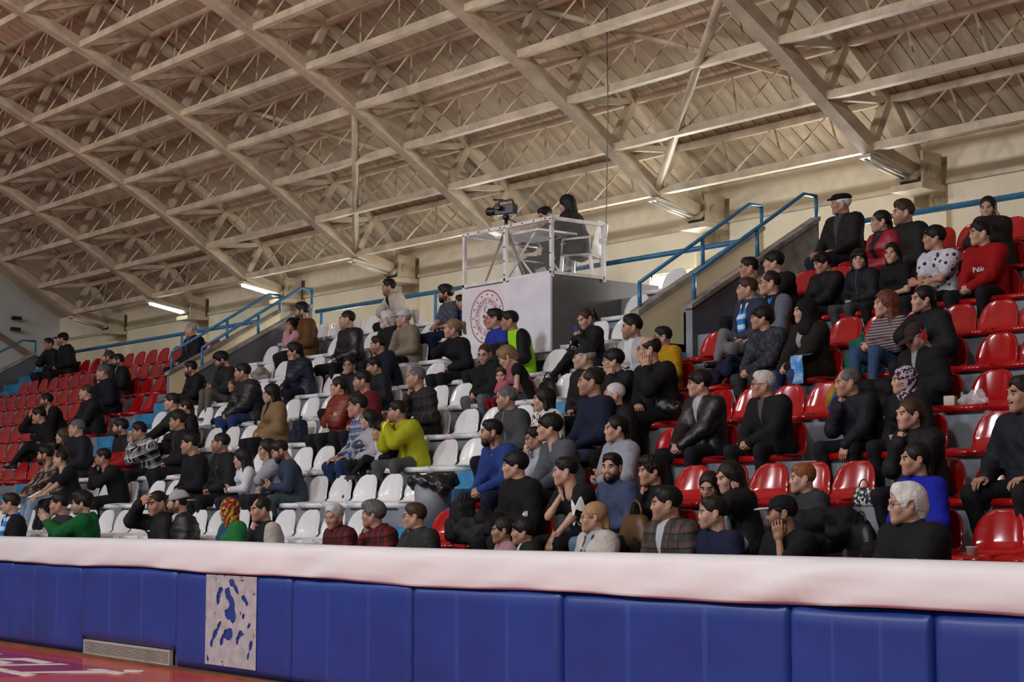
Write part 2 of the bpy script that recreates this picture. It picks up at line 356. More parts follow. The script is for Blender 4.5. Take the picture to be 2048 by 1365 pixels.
# ledge along the rear wall and the diagonal pipe on the end wall
tr = MB(); cur = -39.0
for i in range(7, -1, -1): xt = -13.292-3.732*(i-1); tr.box((cur, 17.465, 5.60), (xt-.26, 17.5, 5.66)); cur = xt+.26
tr.box((cur, 17.465, 5.60), (5, 17.5, 5.66)); struct(tr.build('trim_1', M_STEEL))
struct(MB().tube([(-38.9, 6.0, 11.2), (-38.9, 12.5, 7.6), (-38.9, 17.3, 4.9)], .07, 8).build('trim_2', M_STEELD))
# ------------------------------------------------------------------ roof
UN = [(16.68, 6.58), (15.9, 7.15), (15.03, 7.67), (14.16, 8.14), (13.28, 8.60), (12.38, 9.06), (11.5, 9.48), (10.6, 9.88), (9.7, 10.26), (8.8, 10.61), (7.9, 10.93), (7.0, 11.21), (6.1, 11.46), (5.2, 11.68), (4.3, 11.87), (3.4, 12.03)]
LN = [(16.34, 5.95), (15.5, 6.45), (14.675, 6.97), (13.82, 7.45), (12.96, 7.90), (12.08, 8.32), (11.2, 8.72), (10.3, 9.10), (9.4, 9.47), (8.5, 9.80), (7.6, 10.10), (6.7, 10.37), (5.8, 10.61), (4.9, 10.82), (4.0, 11.0), (3.1, 11.15)]
XT = lambda i: -13.292-3.732*(i-1)
# roof sheets: one board after another along the building, each following the arch
prof = [(17.62, 6.10), (16.68, 6.66)] + [(y, z+.10) for y, z in UN[1:]] + [(2.0, 12.4), (0, 12.5)]
def board_mesh(w):
    v = []; f = []; n = len(prof)
    for y, z in prof: v += [(0, y, z), (w, y, z), (0, y, z+.05), (w, y, z+.05)]
    for i in range(n-1):
        a, b = 4*i, 4*(i+1); f += [(a, a+1, b+1, b), (a+2, b+2, b+3, a+3), (a, b, b+2, a+2), (a+1, a+3, b+3, b+1)]
    me = bpy.data.meshes.new('ceiling_board'); me.from_pydata(v, [], f); me.materials.append(M_BOARD); me.update(); return me
cb = MB()
for q in range(len(prof)-1):
    (y0, z0), (y1, z1) = prof[q], prof[q+1]
    cb.add([(-39.3, y0, z0+.05), (14, y0, z0+.05), (14, y1, z1+.05), (-39.3, y1, z1+.05)], [(0, 1, 2, 3)])
for (y0, z0), (y1, z1) in zip([(0, 12.5), (-4, 12.3), (-8, 11.3), (-12, 9.4)], [(-4, 12.3), (-8, 11.3), (-12, 9.4), (-16.3, 7.3)]):
    cb.add([(-39.3, y0, z0), (14, y0, z0), (14, y1, z1), (-39.3, y1, z1)], [(0, 1, 2, 3)])
CEIL = struct(cb.build('ceiling', M_JOINT))
BW = .235; bme = board_mesh(BW-.018)
x = -39.2
while x < 2.0:
    mesh_obj('ceiling_board', bme, CEIL, loc=(x, 0, random.uniform(-.004, .004))); x += BW
TLAB = {0: 'cream steel roof truss nearest the open right end of the hall', 1: 'cream steel roof truss landing on the wall above the near red seats', 2: 'cream steel roof truss landing on the wall between booth and near stairs',
        3: 'cream steel roof truss passing above the filming booth', 4: 'cream steel roof truss landing on the wall above the white seats', 5: 'cream steel roof truss holding a lit tube lamp above the far stairs',
        6: 'cream steel roof truss holding a lit tube lamp above the far red seats', 7: 'cream steel roof truss landing on the wall nearest the end wall'}
ND = len(LN)
def xbar(w, y0, z0, y1, z1, h=None):
    return MB().bar((0, y0, z0), (0, y1, z1), w, h, up=(1, 0, 0))
tparts = []
def seg(name, p, q, w, h, m): me = xbar(w, *p, *q, h).mesh(name); me.materials.append(m); tparts.append((name, me))
pts = [(17.28, 5.70)] + LN
for a, b in zip(pts[:-1], pts[1:]): seg('bottom_chord', a, b, .17, .19, M_STEEL)
pts = [(17.30, 5.78)] + UN
for q, (a, b) in enumerate(zip(pts[:-1], pts[1:])): seg('top_chord', a, b, .13, .16 if q else .24, M_STEEL)
for j in range(ND):
    seg('post', LN[j], UN[j], .10, .13, M_STEEL)
    if j: seg('diagonal', LN[j], UN[j-1], .08, .09, M_STEEL)
def gusset(y, z): return [(-.012, y-.14, z-.02), (.012, y-.14, z-.02), (.012, y+.14, z-.06), (-.012, y+.14, z-.06), (-.012, y+.02, z+.2), (.012, y+.02, z+.2)]
br = MB(); br.box((-.24, 17.02, 5.50), (.24, 17.50, 5.58)); br.box((-.20, 17.10, 5.58), (-.16, 17.46, 5.98)); br.box((.16, 17.10, 5.58), (.20, 17.46, 5.98)); br.bar((0, 17.02, 5.64), (0, 17.44, 5.98), .30, .05); br.tube([(-.22, 17.27, 5.74), (.22, 17.27, 5.74)], .10, 10)
brm = br.mesh('bearing'); brm.materials.append(M_STEEL)
for i in range(0, 8):
    e = empty('roof_truss', (XT(i), 0, 0)); tag(e, TLAB[i], 'truss')
    for nm, me in tparts: mesh_obj(nm, me, e)
    mesh_obj('bearing', brm, e)
    struct(MB().box((XT(i)-.3, 17.40, 4.24), (XT(i)+.3, 17.5, 5.29)).build('trim_pilaster', M_WALL))
# lattice purlins from truss to truss
SPAN = 3.732
def purlin(j):
    (ly, lz), (uy, uz) = LN[j], UN[j]; out = []
    me = MB().bar((.085, ly, lz-.01), (SPAN-.085, ly, lz-.01), .11, .10).mesh('bottom_chord'); me.materials.append(M_STEEL); out.append(('bottom_chord', me))
    me = MB().bar((.05, uy, uz), (SPAN-.05, uy, uz), .07, .09).mesh('top_chord'); me.materials.append(M_STEEL); out.append(('top_chord', me))
    n = 4
    for q in range(n):
        xa, xb, xm = SPAN*q/n, SPAN*(q+1)/n, SPAN*(q+.5)/n
        if q:
            me = MB().bar((xa, uy, uz), (xm, ly, lz), .022).mesh('web_bar'); me.materials.append(M_STEEL); out.append(('web_bar', me))
        if q < n-1:
            me = MB().bar((xm, ly, lz), (xb, uy, uz), .022).mesh('web_bar'); me.materials.append(M_STEEL); out.append(('web_bar', me))
    return out
ORD = ['first', 'second', 'third', 'fourth', 'fifth', 'sixth', 'seventh', 'eighth', 'ninth', 'tenth', 'eleventh', 'twelfth', 'thirteenth', 'fourteenth', 'fifteenth', 'sixteenth']
BAYS = ['over the near red seats', 'over the near stairs', 'just past the booth', 'over the booth', 'over the white seats', 'over the far stairs', 'over the far red seats']
VIS = {0: 5, 1: 5, 2: 6, 3: 8, 4: 11, 5: 13, 6: 15}
for j in range(ND):
    pl = None
    for i in range(0, 7):
        if j > VIS[i]: continue
        if pl is None: pl = purlin(j)
        e = empty('lattice_purlin', (XT(i+1), 0, 0)); tag(e, '%s lattice purlin from the rear wall in the roof bay %s' % (ORD[j], BAYS[i]), 'purlin', 'lattice purlins under the roof')
        for nm, me in pl: mesh_obj(nm, me, e)
# cross braces in two bays
for i, nm in ((1, 'beside the near stairs'), (3, 'above the filming booth')):
    for s in (0, 1):
        a = (XT(i+1), *LN[0]) if s == 0 else (XT(i+1), *UN[3]); b = (XT(i), *LN[3]) if s == 0 else (XT(i), *UN[0])
        r = .055 if s == 0 else .04
        o = MB().tube([a, b], r, 8).build('roof_brace', M_STEEL, smooth=True)
        tag(o, ('thick' if s == 0 else 'thin') + ' cream tubular roof brace crossing the bay ' + nm, 'brace')
# tube lamps under the trusses
M_TUBE_ON = mat('lit_tube', (1, 1, 1), .3, emit=(.86, 1.0, .93), estr=16.0); M_TUBE_OFF = mat('unlit_tube', (.62, .58, .48), .3)
M_LAMPBODY = mat('lamp_body', (.55, .5, .4), .5)
for i in (1, 2, 4, 5, 6, 7):
    on = i in (5, 6)
    p, q = Vector((XT(i), 16.30, 5.80)), Vector((XT(i), 17.0, 5.67)); e = empty('tube_lamp', p)
    tag(e, ('lit fluorescent tube lamp under the truss ' + ('above the far stairs' if i == 5 else 'above the far red seats')) if on else 'unlit fluorescent tube lamp under the truss ' + {1: 'above the near red seats', 2: 'beside the near stairs', 4: 'above the white seats', 7: 'nearest the end wall'}[i], 'lamp')
    MB().bar((0, -.06, .03), q-p+Vector((0, .04, .03)), .16, .05).build('housing', M_LAMPBODY, e)
    for s in (-.045, .045): MB().tube([(s, 0, -.02), q-p+Vector((s, 0, -.02))], .02, 8).build('tube', M_TUBE_ON if on else M_TUBE_OFF, e, smooth=True)
# ------------------------------------------------------------------ smooth solid shapes from distance fields
def cap(a, b, ra, rb=None, k=.03, sub=False): return ('c', np.array(a, float), np.array(b, float), ra, ra if rb is None else rb, k, sub)
def ell(c, R, k=.02, sub=False, rot=None): return ('e', np.array(c, float), np.array(R, float), rot, 0, k, sub)
def half(p, n, k=.01): n = np.array(n, float); return ('h', np.array(p, float), n/np.linalg.norm(n), 0, 0, k, True)   # cuts away the side n points to
def pdist(pr, X, Y, Z):
    if pr[0] == 'c':
        a, b, ra, rb = pr[1:5]; ab = b-a; L = max(ab@ab, 1e-9)
        t = np.clip(((X-a[0])*ab[0] + (Y-a[1])*ab[1] + (Z-a[2])*ab[2])/L, 0, 1)
        return np.sqrt((X-a[0]-t*ab[0])**2 + (Y-a[1]-t*ab[1])**2 + (Z-a[2]-t*ab[2])**2) - (ra+t*(rb-ra))
    if pr[0] == 'e':
        c, R, rot = pr[1:4]; x, y, z = X-c[0], Y-c[1], Z-c[2]
        if rot is not None: x, y, z = (rot[0][i]*x+rot[1][i]*y+rot[2][i]*z for i in range(3))
        k0 = np.sqrt((x/R[0])**2 + (y/R[1])**2 + (z/R[2])**2); k1 = np.sqrt((x/R[0]**2)**2 + (y/R[1]**2)**2 + (z/R[2]**2)**2)
        return k0*(k0-1)/np.maximum(k1, 1e-6)
    p, n = pr[1:3]; return -((X-p[0])*n[0] + (Y-p[1])*n[1] + (Z-p[2])*n[2])
def pbox(pr):
    if pr[0] == 'c': m = max(pr[3], pr[4]); return np.minimum(pr[1], pr[2])-m, np.maximum(pr[1], pr[2])+m
    m = pr[2] if pr[3] is None else np.full(3, pr[2].max()); return pr[1]-m, pr[1]+m
def blend(D, d, k, sub):
    if sub:
        h = np.clip(.5-.5*(D+d)/k, 0, 1); return D*(1-h) + (-d)*h + k*h*(1-h)
    h = np.clip(.5+.5*(D-d)/k, 0, 1); return D*(1-h) + d*h - k*h*(1-h)
def sdf_at(prims, P):
    D = np.full(len(P), 9.0)
    for pr in prims: D = blend(D, pdist(pr, P[:, 0], P[:, 1], P[:, 2]), pr[5], pr[6])
    return D
def sdf_mesh(prims, res, noise=None):
    bx = [pbox(p) for p in prims if not p[6]]
    lo = np.min([b[0] for b in bx], 0)-2.5*res; hi = np.max([b[1] for b in bx], 0)+2.5*res
    n = np.ceil((hi-lo)/res).astype(int)+1
    ax = [lo[i]+res*np.arange(n[i]) for i in range(3)]
    D = np.full(n, 9.0)
    for pr in prims:
        if pr[0] == 'h': sl = [slice(0, n[i]) for i in range(3)]
        else:
            a, b = pbox(pr); m = pr[5]+3*res
            i0 = np.clip(np.floor((a-m-lo)/res).astype(int), 0, n-1); i1 = np.clip(np.ceil((b+m-lo)/res).astype(int)+1, 1, n)
            sl = [slice(i0[i], i1[i]) for i in range(3)]
        X = ax[0][sl[0]][:, None, None]; Y = ax[1][sl[1]][None, :, None]; Z = ax[2][sl[2]][None, None, :]
        D[tuple(sl)] = blend(D[tuple(sl)], pdist(pr, X, Y, Z), pr[5], pr[6])
    if noise is not None: D = D + noise(ax[0][:, None, None], ax[1][None, :, None], ax[2][None, None, :])
    return nets(D, lo, res)
_C = np.array([(i, j, k) for i in (0, 1) for j in (0, 1) for k in (0, 1)])
_E = [(a, b) for a in range(8) for b in range(a+1, 8) if np.abs(_C[a]-_C[b]).sum() == 1]
def nets(D, lo, res):
    S = D < 0; n = np.array(D.shape)-1
    cnt = sum(S[i:i+n[0], j:j+n[1], k:k+n[2]].astype(np.int8) for i, j, k in _C)
    act = np.argwhere((cnt > 0) & (cnt < 8))
    idx = np.full(n, -1, int); idx[tuple(act.T)] = np.arange(len(act))
    val = np.stack([D[act[:, 0]+c[0], act[:, 1]+c[1], act[:, 2]+c[2]] for c in _C], 1)
    acc = np.zeros((len(act), 3)); num = np.zeros(len(act))
    for a, b in _E:
        m = (val[:, a] < 0) != (val[:, b] < 0); t = np.where(m, val[:, a]/np.where(m, val[:, a]-val[:, b], 1), 0)
        acc += m[:, None]*(_C[a]+t[:, None]*(_C[b]-_C[a])); num += m
    V = lo + res*(act + acc/num[:, None]); Q = []
    for d in range(3):
        e, f = (d+1) % 3, (d+2) % 3
        sl0 = [slice(0, -1) if i == d else slice(1, -1) for i in range(3)]; sl1 = [slice(1, None) if i == d else slice(1, -1) for i in range(3)]
        A, B = S[tuple(sl0)], S[tuple(sl1)]
        for flip, msk in ((False, A & ~B), (True, ~A & B)):
            p = np.argwhere(msk)
            if not len(p): continue
            off = np.ones(3, int); off[d] = 0; p = p+off
            def cell(de, df): q = p.copy(); q[:, e] -= de; q[:, f] -= df; return idx[q[:, 0], q[:, 1], q[:, 2]]
            quad = np.stack([cell(1, 1), cell(0, 1), cell(0, 0), cell(1, 0)], 1)
            Q.append(quad[:, ::-1] if flip else quad)
    return V, np.concatenate(Q)
def np_mesh(name, V, Q, mats, mi=None, attr=None, smooth=True):
    me = bpy.data.meshes.new(name); me.vertices.add(len(V)); me.vertices.foreach_set('co', np.asarray(V, np.float32).ravel())
    nq = len(Q); me.loops.add(4*nq); me.polygons.add(nq)
    me.loops.foreach_set('vertex_index', np.asarray(Q, np.int32).ravel())
    me.polygons.foreach_set('loop_start', np.arange(0, 4*nq, 4, dtype=np.int32))
    for m in mats: me.materials.append(m)
    if mi is not None: me.polygons.foreach_set('material_index', np.asarray(mi, np.int32))
    if smooth: me.polygons.foreach_set('use_smooth', np.ones(nq, bool))
    if attr is not None:
        a = me.attributes.new('rest', 'FLOAT_VECTOR', 'POINT'); a.data.foreach_set('vector', np.asarray(attr, np.float32).ravel())
    me.update(calc_edges=True); return me
def wobble(amp, f, seed=0):
    r = np.random.RandomState(seed); ph = r.uniform(0, 6.28, 9)
    return lambda x, y, z: amp*(np.sin(f*x+ph[0]+1.3*np.sin(.7*f*z+ph[1]))*np.sin(f*.9*y+ph[2]) + .7*np.sin(f*1.7*z+ph[3]+np.sin(f*x+ph[4])) *np.sin(f*1.5*x+ph[5]))
# ------------------------------------------------------------------ templates of the human figure
def head_template(sex, res):
    w = 1.0 if sex == 'm' else .94
    p = [ell((0, .016, .034), (.077, .097, .086)), ell((0, -.026, -.028), (.064*w, .071, .086), k=.03)]
    for s in (-1, 1):
        p += [cap((s*.056*w, .006, -.045), (s*.014, -.070, -.094), .025*w, .020*w, k=.03), ell((s*.042, -.068, -.022), (.026, .024, .026), k=.03)]
    p += [cap((-.04, -.086, .032), (.04, -.086, .032), .014, k=.02), ell((0, -.083, -.096), (.026, .020, .019), k=.025)]
    for s in (-1, 1): p += [ell((s*.031, -.107, .006), (.018, .018, .010), k=.014, sub=True)]
    p += [cap((0, -.092, .022), (0, -.110, -.022), .0085, .0112, k=.016), ell((0, -.070, -.056), (.036, .029, .034), k=.03)]
    for s in (-1, 1): p += [ell((s*.012, -.100, -.026), (.0095, .012, .0085), k=.010)]
    p += [cap((-.018, -.095, -.050), (.018, -.095, -.050), .0075, k=.010), cap((-.015, -.0945, -.063), (.015, -.0945, -.063), .0085, k=.010), cap((-.017, -.1050, -.0565), (.017, -.1050, -.0565), .0022, k=.003, sub=True)]
    for s in (-1, 1): p += [ell((s*.080, .014, -.004), (.011, .021, .033), k=.008), ell((s*.090, .008, -.002), (.007, .010, .018), k=.006, sub=True)]
    nr = .056 if sex == 'm' else .047
    p += [cap((0, .026, -.06), (0, .040, -.215), nr, nr*1.12, k=.03)]
    V, Q = sdf_mesh(p, res)
    C = V[Q].mean(1); x, y, z = C.T; mi = np.zeros(len(Q), int)
    mi[(y < -.083) & (np.abs(x) < .019) & (z < -.045) & (z > -.071)] = 3
    mi[(y < -.070) & (np.abs(x) > .012) & (np.abs(x) < .052) & (np.abs(z-.030+.10*(np.abs(x)-.03)) < (.0055 if sex == 'm' else .004))] = 4
    jaw = (z < -.030-.35*np.maximum(0, y+.03)) & (z > -.135) & (y < .022) & (mi == 0) & ~((y < -.07) & (np.abs(x) < .03) & (z > -.040)) & ~((z > -.052) & (np.abs(x) > .030) & (y < -.045)) & (np.hypot(x, y+.02) > .045)
    side = (np.abs(x) > .06) & (y > -.03) & (y < .005) & (z < .01) & (z > -.06) & (np.abs(x) < .076)
    mi[(jaw | side) & (mi == 0)] = 5
    scalp = (mi == 0) & (z > .072-.55*np.maximum(0, y+.05)*1.0) & (y < .03) & (z > .02) | (mi == 0) & (y >= .03) & (z > -.055)
    mi[scalp & (np.abs(x) < .082)] = 6
    # eyeballs: small spheres, the front of each dark
    vs, qs, ms = [V], [Q], [mi]; n = len(V)
    for s in (-1, 1):
        k, m = 10, 8; ev = []; eq = []; em = []
        for i in range(m+1):
            for j in range(k):
                a, b = math.pi*i/m, 2*math.pi*j/k; ev.append((s*.031+.0125*math.sin(a)*math.cos(b), -.0840-.0125*math.cos(a), .005+.0088*math.sin(a)*math.sin(b)))
        for i in range(m):
            for j in range(k): eq.append((n+i*k+j, n+i*k+(j+1) % k, n+(i+1)*k+(j+1) % k, n+(i+1)*k+j)); em.append(2 if i < 3 else 1)
        vs.append(np.array(ev)); qs.append(np.array(eq)); ms.append(np.array(em)); n += len(ev)
    return np.concatenate(vs), np.concatenate(qs), np.concatenate(ms)
HEADS = {(g_, l_): head_template(g_, r_) for g_ in 'mf' for l_, r_ in ((0, .0083), (1, .0108))}
def hand_template(curl, spread=.0, thumb=0.0, res=.0064):
    p = []; X = (.031, .0105, -.0105, -.030); LN_ = ((.043, .026, .020), (.047, .030, .021), (.043, .028, .020), (.034, .020, .018))
    for i, x in enumerate(X):
        p.append(cap((x*.62, .015, 0), (x, .086-.004*abs(i-1), 0), .0145, .0125, k=.012))
    p.append(cap((0, -.05, 0), (0, .018, 0), .0245, .025, k=.02))
    for i, x in enumerate(X):
        pos = np.array((x, .086-.004*abs(i-1), 0.0)); ang = 0.0; sx = spread*(1.5-i)*.35
        for j, L in enumerate(LN_[i]):
            ang += math.radians(curl[j]*(1+.08*i)); d = np.array((sx*math.cos(ang), math.cos(ang), -math.sin(ang))); q = pos+L*d
            p.append(cap(pos, q, .0088-.0008*j, .0082-.0009*j, k=.004)); pos = q
    t0, t1, t2, t3 = (np.array(a) for a in ((.020, .022, -.006), (.043, .048, -.014-.01*thumb), (.050-.012*thumb, .076, -.022-.02*thumb), (.048-.022*thumb, .098, -.030-.028*thumb)))
    p += [cap(t0, t1, .0145, .0115, k=.010), cap(t1, t2, .0108, .0098, k=.005), cap(t2, t3, .0096, .0082, k=.005)]
    return sdf_mesh(p, res)
HANDS = {(n_, l_): hand_template(*a_, res=r_) for n_, a_ in (('relax', ((22, 28, 18), .05)), ('fist', ((78, 92, 55), 0, 1.0)), ('flat', ((4, 6, 4), .06)), ('grip', ((46, 52, 28), .02, .6))) for l_, r_ in ((0, .0069), (1, .0092))}
# hair, hats and scarves, all in head coordinates (face to -y)
def hair_prims(style):
    face = ell((0, -.104, -.040), (.078, .092, .122), k=.008, sub=True)
    outer = lambda t, c=(0, .020, .040): ell(c, (.079+t, .099+t, .087+t))
    ears = [ell((s*.085, .012, -.012), (.030, .024, .036), k=.008, sub=True) for s in (-1, 1)]
    low = lambda z: half((0, .06, z), (0, -.35, -1))
    if style == 'crop': return [outer(.003), face, low(-.035)] + ears
    if style == 'short': return [outer(.005), ell((0, .005, .072), (.074, .092, .056), k=.03), cap((-.030, -.045, .100), (.030, -.045, .100), .024, k=.03), face, low(-.040)] + ears
    if style == 'quiff': return [outer(.004), ell((0, .005, .074), (.074, .092, .060), k=.03), cap((-.030, -.050, .108), (.030, -.050, .108), .034, k=.03), cap((0, 0, .12), (0, .04, .11), .034, k=.04), face, low(-.03)] + ears
    if style == 'curly': return [outer(.020), ell((0, -.02, .095), (.085, .090, .055), k=.03), face, low(-.045)] + ears
    if style == 'mop': return [outer(.013), cap((-.045, -.078, .064), (.045, -.078, .064), .024, k=.03), ell((0, -.112, -.055), (.070, .080, .108), k=.010, sub=True), low(-.055)]
    if style == 'bald': return [outer(.008), face, ell((0, -.02, .105), (.080, .105, .070), k=.012, sub=True), low(-.045)] + ears
    if style == 'thin': return [outer(.006), ell((0, -.075, .105), (.050, .060, .045), k=.012, sub=True), face, low(-.045)] + ears
    if style == 'wavy': return [outer(.022), cap((-.03, -.04, .108), (.04, -.05, .100), .035, k=.03), cap((0, .09, -.03), (0, .08, -.085), .055, .04, k=.04), face] + ears + [half((0, 0, -.10), (0, 0, -1))]
    lng = lambda z, r=.040: [x for s in (-1, 1) for x in (cap((s*.062, .020, .02), (s*.075, .028, z), .034, r*.75, k=.03),)] + [cap((-.03, .075, .0), (-.035, .085, z), .052, r, k=.04), cap((.03, .075, .0), (.035, .085, z), .052, r, k=.04)]
    if style == 'bob': return [outer(.016)] + lng(-.105) + [face]
    if style == 'fringe': return [outer(.016)] + lng(-.11) + [cap((-.05, -.085, .055), (.05, -.085, .055), .024, k=.03), ell((0, -.112, -.060), (.062, .080, .104), k=.010, sub=True)]
    if style == 'long': return [outer(.014)] + lng(-.235, .036) + [face]
    if style == 'longwavy': return [outer(.020)] + lng(-.215, .050) + [face]
    if style == 'pony': return [outer(.008), cap((0, .100, .055), (0, .145, .055), .022, .030, k=.02), cap((0, .145, .055), (0, .165, -.16), .032, .016, k=.02), face, low(-.05)] + ears
    if style == 'tied': return [outer(.010), cap((0, .105, -.03), (0, .105, -.19), .034, .024, k=.03), face] + ears + [half((0, -.02, -.07), (0, -1, -.6))]
    if style == 'bun': return [outer(.009), ell((0, .115, .065), (.040, .036, .038), k=.02), face, low(-.05)] + ears
    if style == 'hijab': return [ell((0, .022, .036), (.096, .116, .106)), cap((0, .02, -.06), (0, .03, -.15), .092, .105, k=.05), cap((-.07, .0, -.19), (.07, .0, -.19), .085, k=.06), ell((0, -.112, -.026), (.058, .075, .086), k=.012, sub=True)]
    if style == 'kerchief': return [ell((0, .022, .038), (.095, .115, .104)), cap((0, .03, -.05), (0, .045, -.16), .085, .080, k=.05), cap((0, -.05, -.125), (0, -.02, -.16), .035, .045, k=.03), ell((0, -.112, -.030), (.060, .078, .090), k=.012, sub=True)]
    if style == 'hoodup': return [ell((0, .030, .040), (.103, .120, .110)), cap((0, .05, -.05), (0, .06, -.16), .10, .11, k=.05), ell((0, -.105, -.020), (.070, .090, .102), k=.012, sub=True)]
    if style == 'cap': return [ell((0, .015, .050), (.088, .106, .084)), half((0, 0, .035), (0, -.15, -1)), ell((0, -.115, .040), (.068, .085, .010), k=.008)]
    if style == 'capback': return [ell((0, .015, .050), (.088, .106, .084)), half((0, 0, .030), (0, .15, -1)), ell((0, .125, .018), (.066, .062, .010), k=.008)]
    if style == 'beret': return [ell((0, .010, .068), (.098, .122, .052)), half((0, 0, .042), (0, .1, -1)), ell((0, -.095, .055), (.070, .060, .012), k=.01)]
    if style == 'under_cap': return [outer(.007), half((0, 0, .05), (0, 0, 1)), face, low(-.045)] + ears
    if style == 'beard': return [ell((0, -.055, -.092), (.054, .052, .044)), cap((-.058, -.012, -.04), (-.03, -.07, -.085), .017, .018, k=.02), cap((.058, -.012, -.04), (.03, -.07, -.085), .017, .018, k=.02), cap((-.026, -.097, -.046), (.026, -.097, -.046), .0085, k=.01), ell((0, -.108, -.061), (.021, .025, .0095), k=.004, sub=True)]
    if style == 'mustache': return [cap((-.026, -.099, -.049), (.026, -.099, -.049), .0085, k=.01)]
    raise KeyError(style)
HAIRS = {}
def hair_mesh(style, matl, brim=None):
    key = (style, matl.name, brim.name if brim else '')
    if key not in HAIRS:
        rough = style in ('curly', 'longwavy', 'wavy', 'beard', 'mop', 'quiff', 'short')
        cloth_ = style in ('hijab', 'kerchief', 'cap', 'capback', 'beret', 'hoodup')
        nz = wobble(.0034 if style in ('curly', 'longwavy') else .0020, 170 if not cloth_ else 45, sum(map(ord, style)) % 97) if (rough or cloth_) else wobble(.001, 120, 3)
        V, Q = sdf_mesh(hair_prims(style), .0085 if style not in ('beard', 'mustache') else .0065, nz)
        HAIRS[key] = np_mesh(style + '_hair', V, Q, [matl] + ([brim] if brim else []), (V[Q].mean(1)[:, 1] < -.098).astype(int) if brim else None, attr=V)
    return HAIRS[key]
def shoe_mesh():
    p = [cap((0, .03, .045), (0, -.13, .035), .042, .036, k=.03), cap((0, .035, .09), (0, .02, .05), .042, .045, k=.03), half((0, 0, .0), (0, 0, -1), k=.004)]
    V, Q = sdf_mesh(p, .012); C = V[Q].mean(1)
    return V, Q, (C[:, 2] < .024).astype(int)
SHOE = shoe_mesh(); SHOES = {}
def glasses_mesh():
    mb = MB()
    for s in (-1, 1):
        pts = [(s*.032+.023*math.cos(t), -.108+.006*abs(math.cos(t)), .004+.017*math.sin(t)) for t in np.linspace(0, 2*math.pi, 13)]
        mb.tube(pts, .0019, 5, cap=False); mb.tube([(s*.055, -.102, .008), (s*.083, -.03, .008), (s*.084, .02, .002)], .0018, 5)
    mb.tube([(-.010, -.110, .006), (.010, -.110, .006)], .0018, 5)
    return mb.mesh('glasses')
GLASSES = glasses_mesh(); GLASSES.materials.append(mat('black_spectacle_frame', (.02, .02, .02), .3))
